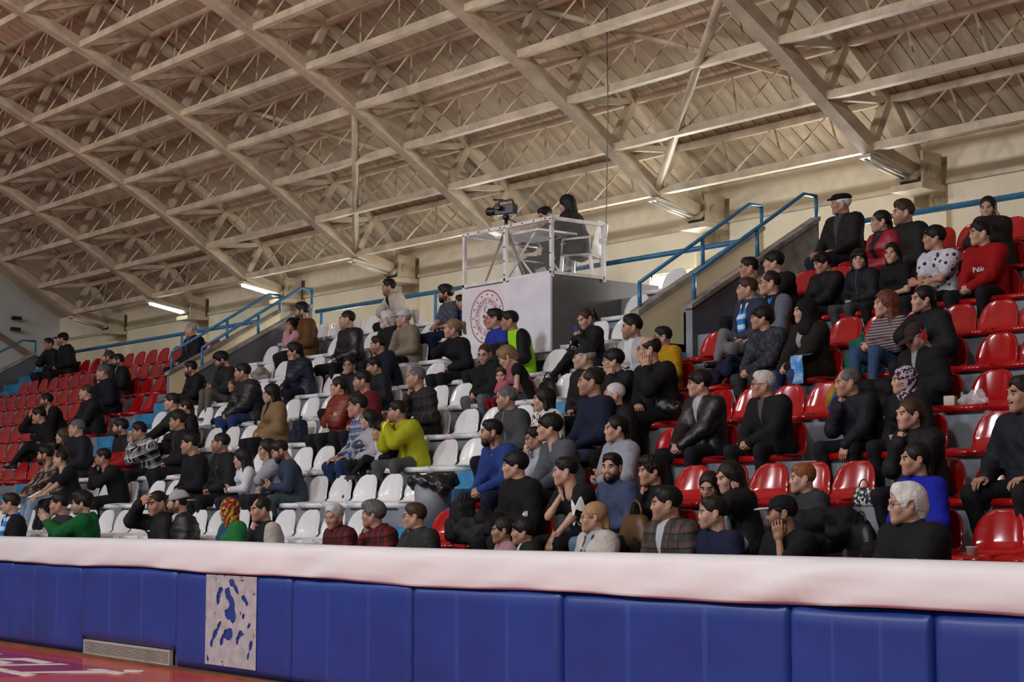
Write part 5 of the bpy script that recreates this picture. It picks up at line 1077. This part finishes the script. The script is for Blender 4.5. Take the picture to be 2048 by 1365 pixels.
# round emblem printed on the front sheet
ec = at_y(974, 634, BY0-.03); ER = abs(at_y(974, 581, BY0-.03)[2]-ec[2])
em = MB()
def ring(r, w, n=72, dash=False):
    for i in range(n):
        if dash and i % 2: continue
        a, b = 2*math.pi*i/n, 2*math.pi*(i+1)/n
        em.add([(math.cos(t)*q, math.sin(t)*q, 0) for t, q in ((a, r-w), (b, r-w), (b, r+w), (a, r+w))], [(0, 1, 2, 3)])
def star(cx, cy, r, rot=0.0):
    pts = [(cx+(r if i % 2 == 0 else r*.42)*math.sin(rot+i*math.pi/5), cy+(r if i % 2 == 0 else r*.42)*math.cos(rot+i*math.pi/5), 0) for i in range(10)]
    em.add(pts+[(cx, cy, 0)], [(i, (i+1) % 10, 10) for i in range(10)])
ring(1.0, .022, 120, True); ring(.70, .006); ring(.50, .006); ring(.975, .006)
for i in range(16): a = 2*math.pi*i/16; star(.84*math.sin(a), .84*math.cos(a), .055, a)
for i in range(24):                  # crescent
    a, b = .7+4.9*i/24, .7+4.9*(i+1)/24; wa, wb = .035*math.sin(math.pi*i/24), .035*math.sin(math.pi*(i+1)/24)
    em.add([(-.04+.13*math.cos(a), .28+.13*math.sin(a), 0), (-.04+.13*math.cos(b), .28+.13*math.sin(b), 0), (-.04+(.13-wb)*math.cos(b), .28+(.13-wb)*math.sin(b), 0), (-.04+(.13-wa)*math.cos(a), .28+(.13-wa)*math.sin(a), 0)], [(0, 1, 2, 3)])
star(.08, .29, .04)
disc = [(-.17+.075*math.cos(2*math.pi*i/16), .02+.075*math.sin(2*math.pi*i/16), 0) for i in range(16)]; em.add(disc, [tuple(range(16))])
em.add([(-.20, -.10, 0), (-.05, -.09, 0), (-.10, -.22, 0), (.0, -.42, 0), (-.13, -.30, 0), (-.20, -.20, 0)], [(0, 5, 4, 3, 2, 1)])
em.add([(.0, .10, 0), (.05, .12, 0), (.10, -.05, 0), (.05, -.10, 0), (.01, -.04, 0)], [(0, 4, 3, 2, 1)]); em.add([(.12, .10, 0), (.17, .08, 0), (.16, -.06, 0), (.11, -.02, 0)], [(0, 3, 2, 1)])
em.add([(.02, -.14, 0), (.20, -.12, 0), (.22, -.22, 0), (.06, -.44, 0), (.10, -.26, 0)], [(0, 4, 3, 2, 1)])
eo = em.build('emblem', M_REDINK, booth); eo.matrix_parent_inverse = Matrix.Translation(-inv); eo.location = (ec[0], BY0-.033, ec[2]); eo.rotation_euler = (math.pi/2, 0, 0); eo.scale = (ER,)*3
words = 'TÜRKİYE CUMHURİYETİ GENÇLİK VE SPOR BAKANLIĞI '
lm = MB()
for i, ch in enumerate(words):
    if ch == ' ': continue
    t = text_mesh(ch, .155); n = len(t.vertices); co = np.empty(n*3); t.vertices.foreach_get('co', co); co = co.reshape(-1, 3)
    a = math.radians(215)+2*math.pi*i/len(words); c_, s_ = math.cos(-a), math.sin(-a)
    x, y = co[:, 0], co[:, 1]+.60; v = np.stack([c_*x-s_*y, s_*x+c_*y, 0*x], 1)
    lm.add(v, [tuple(p.vertices) for p in t.polygons]); bpy.data.meshes.remove(t)
lo = lm.build('ring_lettering', M_REDINK, booth); lo.matrix_parent_inverse = Matrix.Translation(-inv); lo.location = eo.location; lo.rotation_euler = eo.rotation_euler; lo.scale = eo.scale
# folding table, laptop, camera, chair and the two people working there
M_WPL = mat('white_plastic', (.66, .66, .65), .4); FZ = BZ
tb = empty('folding_table', (-17.25, 14.35, FZ)); tag(tb, 'white folding table with crossed legs inside the booth cage', 'table')
MB().box((-.45, -.33, .68), (.45, .33, .71)).build('tabletop', M_WPL, tb, bevel=.006)
for y in (-.27, .27):
    for s in (-1, 1): MB().tube([(s*.36, y, .02), (-s*.30, y, .68)], .014, 8).build('leg', M_WPL, tb, smooth=True)
MB().tube([(-.30, -.27, .60), (-.30, .27, .60)], .012, 8).build('crossbar', M_WPL, tb, smooth=True); MB().tube([(-.03, -.27, .35), (-.03, .27, .35)], .012, 8).build('crossbar', M_WPL, tb, smooth=True)
lp = empty('laptop', (-17.25, 14.22, FZ+.71), math.radians(-40)); tag(lp, 'open laptop with pale pink lid on the booth table', 'laptop')
MB().box((-.17, -.12, 0), (.17, .12, .018)).build('keyboard_base', M_WPL, lp, bevel=.004)
MB().box((-.17, -.006, 0), (.17, .006, .23)).build('lid', mat('pink_laptop_lid', (.55, .38, .38), .35), lp, bevel=.004, loc=(0, -.12, .016), rot=(math.radians(12), 0, 0))
cp_ = at_y(1012, 418, 13.95); CX, CYc, CZ = cp_
cm = empty('video_camera', (CX, CYc, CZ-.10), math.radians(-75)); tag(cm, 'black video camera on tripod at the booth rail', 'camera')
MB().box((-.055, -.15, .02), (.055, .15, .15)).build('body', M_BLACKP, cm, bevel=.012)
o = MB().lathe([(0, 0), (.05, 0), (.052, .09), (.064, .12), (.06, .15), (0, .14)], 16).build('lens', M_BLACKP, cm, smooth=True); o.location = (0, -.14, .085); o.rotation_euler = (math.pi/2, 0, 0)
MB().tube([(0, -.12, .15), (0, -.10, .21), (0, .10, .21), (0, .13, .15)], .014, 8).build('handle', M_BLACKP, cm, smooth=True)
MB().tube([(0, -.20, .24), (0, -.05, .22)], .014, 8).build('microphone', M_BLACKP, cm, smooth=True)
MB().box((.055, -.10, .08), (.12, -.02, .13)).build('viewfinder', M_BLACKP, cm, bevel=.006)
tp_ = empty('camera_tripod', (CX, CYc, FZ)); tag(tp_, 'dark tripod standing in the booth under the video camera', 'tripod')
HT = CZ-.10-FZ
MB().tube([(0, 0, HT-.22), (0, 0, HT)], .024, 8).build('column', M_BLACKP, tp_, smooth=True); MB().lathe([(0, -.05), (.04, -.05), (.045, 0), (.04, .015), (0, .015)], 12, (0, 0, HT)).build('head', M_BLACKP, tp_, smooth=True)
MB().tube([(0, 0, HT-.02), (.12, .18, HT-.12)], .009, 6).build('pan_handle', M_BLACKP, tp_, smooth=True)
for a in (0.4, 2.5, 4.6): MB().tube([(0, 0, HT-.16), (.33*math.cos(a), .33*math.sin(a), .0)], [.022, .012], 8).build('leg', M_STEELD, tp_, smooth=True)
def plastic_chair(loc, rz, label):
    e = empty('garden_chair', loc, rz); tag(e, label, 'chair')
    MB().box((-.22, -.22, .41), (.22, .20, .435)).build('seat', M_WPL, e, bevel=.01)
    for sx in (-1, 1):
        for y0, y1 in ((-.20, -.23), (.18, .26)): MB().bar((sx*.20, y0, .42), (sx*.24, y1, 0), .045, .03).build('leg', M_WPL, e)
        MB().tube([(sx*.23, .20, .42), (sx*.25, .20, .64), (sx*.25, -.18, .63), (sx*.23, -.20, .42)], .018, 8).build('armrest', M_WPL, e, smooth=True)
    v = []; f = []
    for j in range(7):
        for i in range(9):
            s, t = i/4-1, j/6; w = .22-.03*t*t; v.append((s*w, .20+.09*t+.02*(1-s*s), .435+.42*t))
    for j in range(6):
        for i in range(8):
            if j in (2, 3, 4) and i in (2, 3, 4, 5) and (i+j) % 2 == 0: continue
            a = j*9+i; f.append((a, a+1, a+10, a+9))
    mb = MB(); mb.v = v; mb.f = f; mb.mi = [0]*len(f); me = mb.mesh('backrest'); bm = bmesh.new(); bm.from_mesh(me); bmesh.ops.solidify(bm, geom=bm.faces[:], thickness=.012); bm.to_mesh(me); bm.free()
    mesh_obj('backrest', me, e, M_WPL)
hw = at_y(1133, 397, 14.78)
def booth_person(head_uv, y, by, lean, hy, hp, label, top, hair, sex, seat=.44, **kw):
    by_ = math.radians(by); R = pose_figure(1.0, lean, 0, {'L': 'desk', 'R': 'desk'}, 'n', math.radians(hy), math.radians(hp), 0, sex, 0, by_); h = R['H']
    T_ = at_y(*head_uv, y); sc = min(1.0, max(.8, (T_[2]-FZ-seat)/h[2]))
    off = V3(h[0]*math.cos(by_)+h[1]*math.sin(by_), -h[0]*math.sin(by_)+h[1]*math.cos(by_), h[2])*sc
    base = (T_[0]-off[0], T_[1]-off[1], FZ+seat)
    figure('person', base, by_, sc, R, top, '#17181d', hair, 0, sex, 0, label, lod=0, hsz=.98/sc, **kw); return base
b1 = booth_person((1133, 398), 14.75, 62, .35, 68, 14, 'woman with long black hair in dark jacket working in the booth', T('jacket', '#1d1d1f'), ('long', 'black'), 'f')
plastic_chair((b1[0]+.03, b1[1]+.02, FZ), -math.radians(62), 'white plastic garden chair behind the clear booth pane')
b2 = booth_person((1091, 416), 15.15, 20, .25, 10, 25, 'man bent behind the laptop in the booth with dark hair', T('sweater', '#1a1b20'), ('short', 'black'), 'm')
plastic_chair((b2[0], b2[1]+.02, FZ), -math.radians(20), 'white plastic garden chair under the man behind the laptop')
ce = at_y(1215, 290, 14.6); o = MB().tube([(ce[0], 14.6, 8.05), (ce[0]+.01, 14.6, 6.6), (ce[0]-.02, 14.58, 5.0)], .007, 5).build('hanging_cable', M_BLACKP); tag(o, 'thin dark cable hanging from the roof behind the booth', 'cable')
eo['kind'] = 'stuff'; lo['kind'] = 'stuff'
# ------------------------------------------------------------------ things lying about the stand
def blob(name, label, cat, prims, matl, loc, res=.018, noise=None, rz=0.0, attr=True):
    V, Q = sdf_mesh(prims, res, noise); o = mesh_obj(name, np_mesh(name, V, Q, matl if isinstance(matl, list) else [matl], None, V), None, loc=loc, rot=(0, 0, rz)); tag(o, label, cat); return o
PAN = lambda k: ROWZ(k)+.055
def on_row(u, v, k, dy=.2): p = at_y(u, v, ROWY(k)+dy); return (p[0], ROWY(k)+dy, PAN(k))
# waste bin in the aisle with a black liner
bp_ = at_y(866, 1000, 10.12); zb = .44+.19*5
bn = empty('waste_bin', (bp_[0], 10.12, zb)); tag(bn, 'grey cylindrical waste bin with black bag standing in the blue aisle', 'bin')
MB().lathe([(0, 0), (.165, 0), (.195, .48), (.18, .48), (.16, .03)], 24).build('bin_body', mat('grey_bin_plastic', (.20, .21, .23), .5), bn, smooth=True)
V, Q = sdf_mesh([cap((.20*math.cos(a), .20*math.sin(a), .45+.03*math.sin(3*a)), (.20*math.cos(a+.5), .20*math.sin(a+.5), .45+.03*math.sin(3*a+1.5)), .052, .048, k=.03) for a in np.linspace(0, 2*math.pi, 13)[:-1]] + [cap((.16, -.05, .46), (.26, -.06, .36), .06, .07, k=.04)], .016, wobble(.010, 40, 2))
mesh_obj('bin_liner', np_mesh('bin_liner', V, Q, [mat('black_bin_bag', (.012, .012, .013), .3)]), bn)
def backpack(name, label, loc, col, s=1.0, rz=0.0):
    e = empty(name, loc, rz); tag(e, label, 'backpack'); m_ = cloth(col, rough=.7)
    def pt(nm, pr, res=.014, mm=m_): V, Q = sdf_mesh(pr, res, wobble(.003, 30, 4)); mesh_obj(nm, np_mesh(nm, V*s, Q, [mm], None, V), e)
    pt('bag', [cap((x, y, .06), (x*.85, y*.8, .33), .062, .055, k=.05) for x in (-.10, 0, .10) for y in (-.045, .045)])
    pt('front_pocket', [cap((x, -.105, .06), (x, -.10, .19), .042, k=.03) for x in (-.08, 0, .08)])
    pt('strap', [cap((-.04, .0, .39), (-.03, .02, .44), .012, k=.01), cap((-.03, .02, .44), (.03, .02, .44), .012, k=.01), cap((.03, .02, .44), (.04, .0, .39), .012, k=.01)], .008)
backpack('backpack', 'teal backpack propped on a red seat beside the auburn haired woman', on_row(1722, 660, 6, .26), '#0a5a4a', .92, -.5)
backpack('backpack', 'navy backpack on the white seat behind the tan coat', on_row(600, 850, 5, .22), '#141c33', .8, -.2)
backpack('backpack', 'black backpack slumped on the red seats by the aisle', on_row(925, 1060, 2, .06), '#131316', 1.0, -.3)
def coat_pile(label, loc, col, seed, s=1.0, rough=.8, name='folded_coat', flat=1.0):
    r = np.random.RandomState(seed); pr = []
    for q in range(7): a = r.uniform(-.16, .16, 2); b = r.uniform(-.16, .16, 2); pr.append(cap((a[0], a[1]*.7, .05+.02*q*flat), (b[0], b[1]*.7, .05+.025*q*flat), .055, .045, k=.05))
    V, Q = sdf_mesh(pr, .016, wobble(.007, 45, seed)); o = mesh_obj(name, np_mesh(name, V*s, Q, [cloth(col, rough=rough)], None, V), None, loc=loc); tag(o, label, 'coat'); return o
coat_pile('black coat heaped beside the black backpack by the aisle', on_row(985, 1070, 2, -.02), '#141417', 3, 1.25)
coat_pile('shiny black jacket heaped beside the bald man', on_row(1345, 800, 5, .16), '#0f1014', 5, 1.1, .4)
coat_pile('pale beige jacket left on a white seat below the grey wall', on_row(520, 722, 8, .2), '#9b938a', 7, .95)
coat_pile('navy coat heaped beside the man with light blue scarf', on_row(1445, 700, 6, .2), '#141a33', 9, 1.25)
coat_pile('black coat piled behind the old man with white hair', on_row(1668, 1085, 2, .04), '#121214', 11, 1.35)
coat_pile('dark coat heaped on the seat below the man with brown cap', on_row(1760, 735, 5, .2), '#101013', 13, 1.2)
coat_pile('grey coat laid on a seat behind the black backpack', on_row(950, 1085, 2, -.08), '#232427', 15, 1.0)
def handbag(label, loc, col, s=1.0, rz=0.0, col2=None, pat=None):
    e = empty('handbag', loc, rz); tag(e, label, 'handbag'); m_ = cloth(col, pat, col2, rough=.45)
    V, Q = sdf_mesh([cap((-.12, 0, .05), (.12, 0, .05), .055, k=.03), cap((-.11, 0, .11), (.11, 0, .11), .050, k=.04), cap((-.09, 0, .17), (.09, 0, .17), .036, k=.05)], .013); mesh_obj('bag', np_mesh('bag', V*s, Q, [m_], None, V), e)
    MB().tube([(math.cos(t)*.08*s, 0, (.20+.09*math.sin(t))*s) for t in np.linspace(0, math.pi, 9)], .008*s, 6).build('handle', m_, e, smooth=True)
handbag('brown leather handbag between the blonde woman and the plaid jacket', on_row(1272, 1060, 2, -.06), '#5a3a1e', 1.3, -.3)
handbag('beige handbag lying beside the brown leather handbag', on_row(1305, 1035, 2, -.02), '#9b8a75', .8, -.6)
handbag('white handbag in front of the woman in rust orange jacket', on_row(652, 850, 5, .02), '#b3aca4', .8, -.3)
handbag('black and white patterned bag on the red seat above the ginger boy', tuple(np.array(on_row(1728, 992, 3, .06))-np.array([0, 0, .052])), '#15151a', .7, -.2, '#c0c0c0', 'camo')
handbag('black patent handbag on the seat beside the old man', on_row(1722, 1065, 2, .02), '#0e0e10', 1.0, -.4)
handbag('black shoulder bag beside the policewoman', on_row(1095, 730, 6, .30), '#0f0f12', 1.1, -.2)
# bag and scarf by the woman in the black headscarf
loc = on_row(1690, 720, 5, .30)
e = empty('sports_bag', loc, -.4); tag(e, 'blue and yellow sports bag beside the woman in black headscarf', 'bag')
V, Q = sdf_mesh([cap((-.14, 0, .10), (.14, 0, .10), .105, k=.05), cap((-.08, 0, .16), (.10, 0, .18), .075, k=.06)], .016, wobble(.006, 35, 8)); mesh_obj('bag', np_mesh('bag', V, Q, [cloth('#123a9a', rough=.6)], None, V), e)
V, Q = sdf_mesh([cap((-.16, -.05, .16), (-.02, -.04, .24), .055, k=.04), cap((-.18, -.06, .09), (-.10, -.08, .14), .045, k=.04)], .014); mesh_obj('flap', np_mesh('flap', V, Q, [cloth('#9a7a10', rough=.7)], None, V), e)
pk = [p for p in PEOPLE if p[1] == 1610][0]
sx = pk[6]+.06
v = []; f = []
for j in range(13):
    t = j/12; y = ROWY(6)-.02-.17*min(1, t*2.2); z = PAN(6)+.215-.02*math.sin(t*5)-max(0, t-.40)*.50
    for i in range(5): v.append((sx+.035*i+.03*t, y-.01*math.sin(i*1.7+t*6), z+.004*math.sin(i*2)))
for j in range(12):
    for i in range(4): a = j*5+i; f.append((a, a+1, a+6, a+5))
mb = MB(); mb.v = v; mb.f = f; mb.mi = [0]*len(f); me = mb.mesh('fan_scarf'); bm = bmesh.new(); bm.from_mesh(me); bmesh.ops.solidify(bm, geom=bm.faces[:], thickness=.008); bm.to_mesh(me); bm.free()
M_FSC = mat('blue_white_scarf', (.05, .25, .60), .9, col2=(.55, .68, .78), vscale=9)
tag(mesh_obj('fan_scarf', me, None, M_FSC, smooth=True), 'blue and white fan scarf draped over the knee of the woman in black headscarf', 'scarf')
# snack and cups on the empty red seats
loc = on_row(1910, 800, 5, .14)
o = MB().box((-.045, -.035, 0), (.045, .035, .085)).build('snack_carton', mat('cream_carton', (.55, .48, .42), .7), None, loc=(loc[0], loc[1]-.06, loc[2]), rot=(0, 0, .3)); tag(o, 'small cream snack carton on the red seat beside the plastic bag', 'carton')
o = MB().lathe([(0, 0), (.030, 0), (.032, .01), (.032, .11), (.026, .12), (0, .12)], 14).build('drink_can', mat('dark_green_can', (.01, .05, .035), .3, metal=.4), None, smooth=True); o.location = (loc[0]+.10, loc[1]-.02, loc[2]); tag(o, 'dark green drink can on the red seat behind the carton', 'can')
blob('plastic_bag', 'crumpled clear plastic bag lying on the red seat beside the carton', 'bag', [cap((-.08, 0, .04), (.08, .0, .04), .05, k=.04), cap((0, .0, .08), (.06, .02, .10), .035, k=.04), cap((.08, 0, .04), (.14, -.02, .03), .03, k=.03)], mat('clear_plastic_film', (.62, .60, .62), .15, alpha=.55, spec=.8), (loc[0]+.20, loc[1]-.05, loc[2]-.005), .013, wobble(.009, 60, 6))
loc = on_row(1948, 1108, 2, .05)
o = MB().lathe([(0, 0), (.030, 0), (.038, .055), (.041, .057), (.041, .062), (.037, .062), (.030, .006), (0, .006)], 18).build('paper_cup', mat('white_paper_cup', (.70, .68, .64), .6, col2=(.62, .52, .50), vscale=30), None, smooth=True); o.location = (loc[0], loc[1]-.02, loc[2]); tag(o, 'small white paper cup standing on an empty red seat', 'cup')
loc = at_y(1228, 535, 15.2)
e = empty('equipment_bag', (loc[0], 15.2, ROWZ(10)), .2); tag(e, 'black and tan equipment bag on the ledge behind the booth', 'bag')
V, Q = sdf_mesh([cap((-.16, 0, .10), (.16, 0, .10), .10, k=.05), cap((-.12, 0, .20), (.12, 0, .20), .07, k=.06)], .016); mesh_obj('bag', np_mesh('bag', V, Q, [cloth('#15130f')], None, V), e)
V, Q = sdf_mesh([cap((-.15, -.07, .10), (.15, -.07, .10), .055, k=.03)], .014); mesh_obj('front_pocket', np_mesh('front_pocket', V, Q, [cloth('#7a5a20')], None, V), e)
# wall cameras on the end wall
for (u, v, d) in ((33, 637, 'upper'), (31, 659, 'lower')):
    p = at_x(u, v, -38.8); e = empty('security_camera', tuple(p)); tag(e, d + ' dark security camera on the end wall', 'camera')
    MB().box((-.05, -.12, -.045), (.05, .12, .045)).build('housing', M_BLACKP, e, bevel=.02); MB().box((-.2, -.02, -.02), (-.045, .02, .02)).build('bracket', M_BLACKP, e)
# ------------------------------------------------------------------ seats
def seat_mesh():
    v = []; f = []
    # profile of the shell (depth y, height z, half width): pan front to top of the back
    P = [(-.04, .048, .180), (.00, .058, .188), (.12, .050, .198), (.26, .050, .204), (.335, .062, .206), (.375, .105, .206), (.393, .17, .204), (.409, .24, .196), (.422, .305, .178), (.431, .352, .150), (.437, .384, .112), (.440, .402, .060)]
    P = [(y, z if z < .07 else .07+(z-.07)*.88, w*1.03) for y, z, w in P]
    S = [-1, -.86, -.5, 0, .5, .86, 1]
    for y, z, w in P:
        for s in S:
            e = max(0, abs(s)-.5)/.5
            back = min(1, max(0, (z-.07)/.1))
            v.append((s*w, y - .035*back*e*e*max(0, 1-(z/.375)**3), z + .022*(1-back)*e*e*min(1, max(0, (y+.02)/.1))))
    n = len(S)
    for i in range(len(P)-1):
        for j in range(n-1): a = i*n+j; f.append((a, a+1, a+n+1, a+n))
    me = bpy.data.meshes.new('stadium_seat'); me.from_pydata(v, [], f)
    bm = bmesh.new(); bm.from_mesh(me); bmesh.ops.solidify(bm, geom=bm.faces[:], thickness=.014)
    bm.to_mesh(me); bm.free()
    mb = MB(); mb.box((-.185, -.045, .0), (.185, -.028, .052)); mb.box((-.195, -.04, .0), (-.178, .34, .055)); mb.box((.178, -.04, .0), (.195, .34, .055))
    bm = bmesh.new(); bm.from_mesh(me); m2 = mb.mesh('x'); bm.from_mesh(m2); bm.to_mesh(me); bm.free(); bpy.data.meshes.remove(m2)
    me.shade_smooth(); return me
M_RED = mat('red_seat_plastic', (.38, .008, .010), .14, var=.06, vscale=2, spec=.6, objrand=.16)
M_WHITE = mat('white_seat_plastic', (.76, .77, .79), .18, var=.05, vscale=2, spec=.5, objrand=.08)
_sm = seat_mesh(); SEAT_R = _sm; SEAT_R.materials.append(M_RED); SEAT_W = _sm.copy(); SEAT_W.materials.clear(); SEAT_W.materials.append(M_WHITE)
for e in (SEAT_R, SEAT_W):
    pass
PHASE = {('right', 2): 1928, ('right', 3): 1934, ('right', 4): 1937, ('right', 5): 1933, ('right', 6): 1948, ('right', 7): 1955, ('right', 8): 1962, ('right', 9): 1985, ('right', 10): 1990,
         ('middle', 3): 622, ('middle', 2): 604, ('middle', 1): 600}
def booth_block(k, x): return k >= 8 and -18.05 < x < -15.75
NSEAT = 0
for nm, xa, xb in SECT:
    for k in range(1, 11):
        pitch = .445 if nm == 'right' else .483
        y, z = ROWY(k), ROWZ(k)
        hi = xb-.24; lo = max(xa+.24, -60); ph = lo
        if (nm, k) in PHASE: ph = at_y(PHASE[(nm, k)], 1000, y)[0]
        elif nm != 'right': ph = hi
        if nm == 'right': hi = min(hi, at_y(2110, 900, y)[0])
        n0 = math.ceil((lo-ph)/pitch-.01); xs = []; q = n0
        while ph+q*pitch <= hi+.01: xs.append(ph+q*pitch); q += 1
        occ = [px for (pk, px) in OCC if pk == k and xa-.2 < px < xb+.2]
        pos = []
        for px in sorted(occ):
            if all(abs(px-p) > .37 for p in pos): pos.append(px)
        for px in xs:
            if all(abs(px-p) > .40 for p in pos): pos.append(px)
        for px in pos:
            if booth_block(k, px) or px < xa+.19+(.12 if k >= 8 and nm != 'left' else 0) or px > xb-.19-(.1 if k >= 8 and nm != 'right' else 0): continue
            red = nm != 'middle'
            o = mesh_obj('red_bucket_seat' if red else 'white_bucket_seat', SEAT_R if red else SEAT_W, None, None, loc=(px, y, z))
            who = [pp for pp in PEOPLE if pp[3] == k and abs(pp[6]-px) < .02]; colr = 'red' if red else 'white'
            sec = {'left': 'far section', 'middle': 'middle section', 'right': 'near section'}[nm]; rw = ['front', 'second', 'third', 'fourth', 'fifth', 'sixth', 'seventh', 'eighth', 'ninth', 'top'][k-1]
            if who:
                ws = who[0][0].split(); lab = colr + ' bucket seat under the ' + ' '.join(ws[:11])
                while lab.split()[-1] in ('and', 'with', 'a', 'the', 'his', 'her', 'in', 'of', 'to', 'on', 'at', 'over', 'beside', 'from', 'by', 'under', 'behind', 'white', 'black', 'small', 'an', 'one', 'light', 'dark', 'both', 'its'): lab = lab.rsplit(' ', 1)[0]
                tag(o, lab.rstrip(','), 'seat')
            else: tag(o, 'empty %s bucket seat in the %s row of the %s' % (colr, rw, sec), 'seat', '%s seats, %s row, %s' % (colr, rw, sec))
            NSEAT += 1
print('seats', NSEAT)
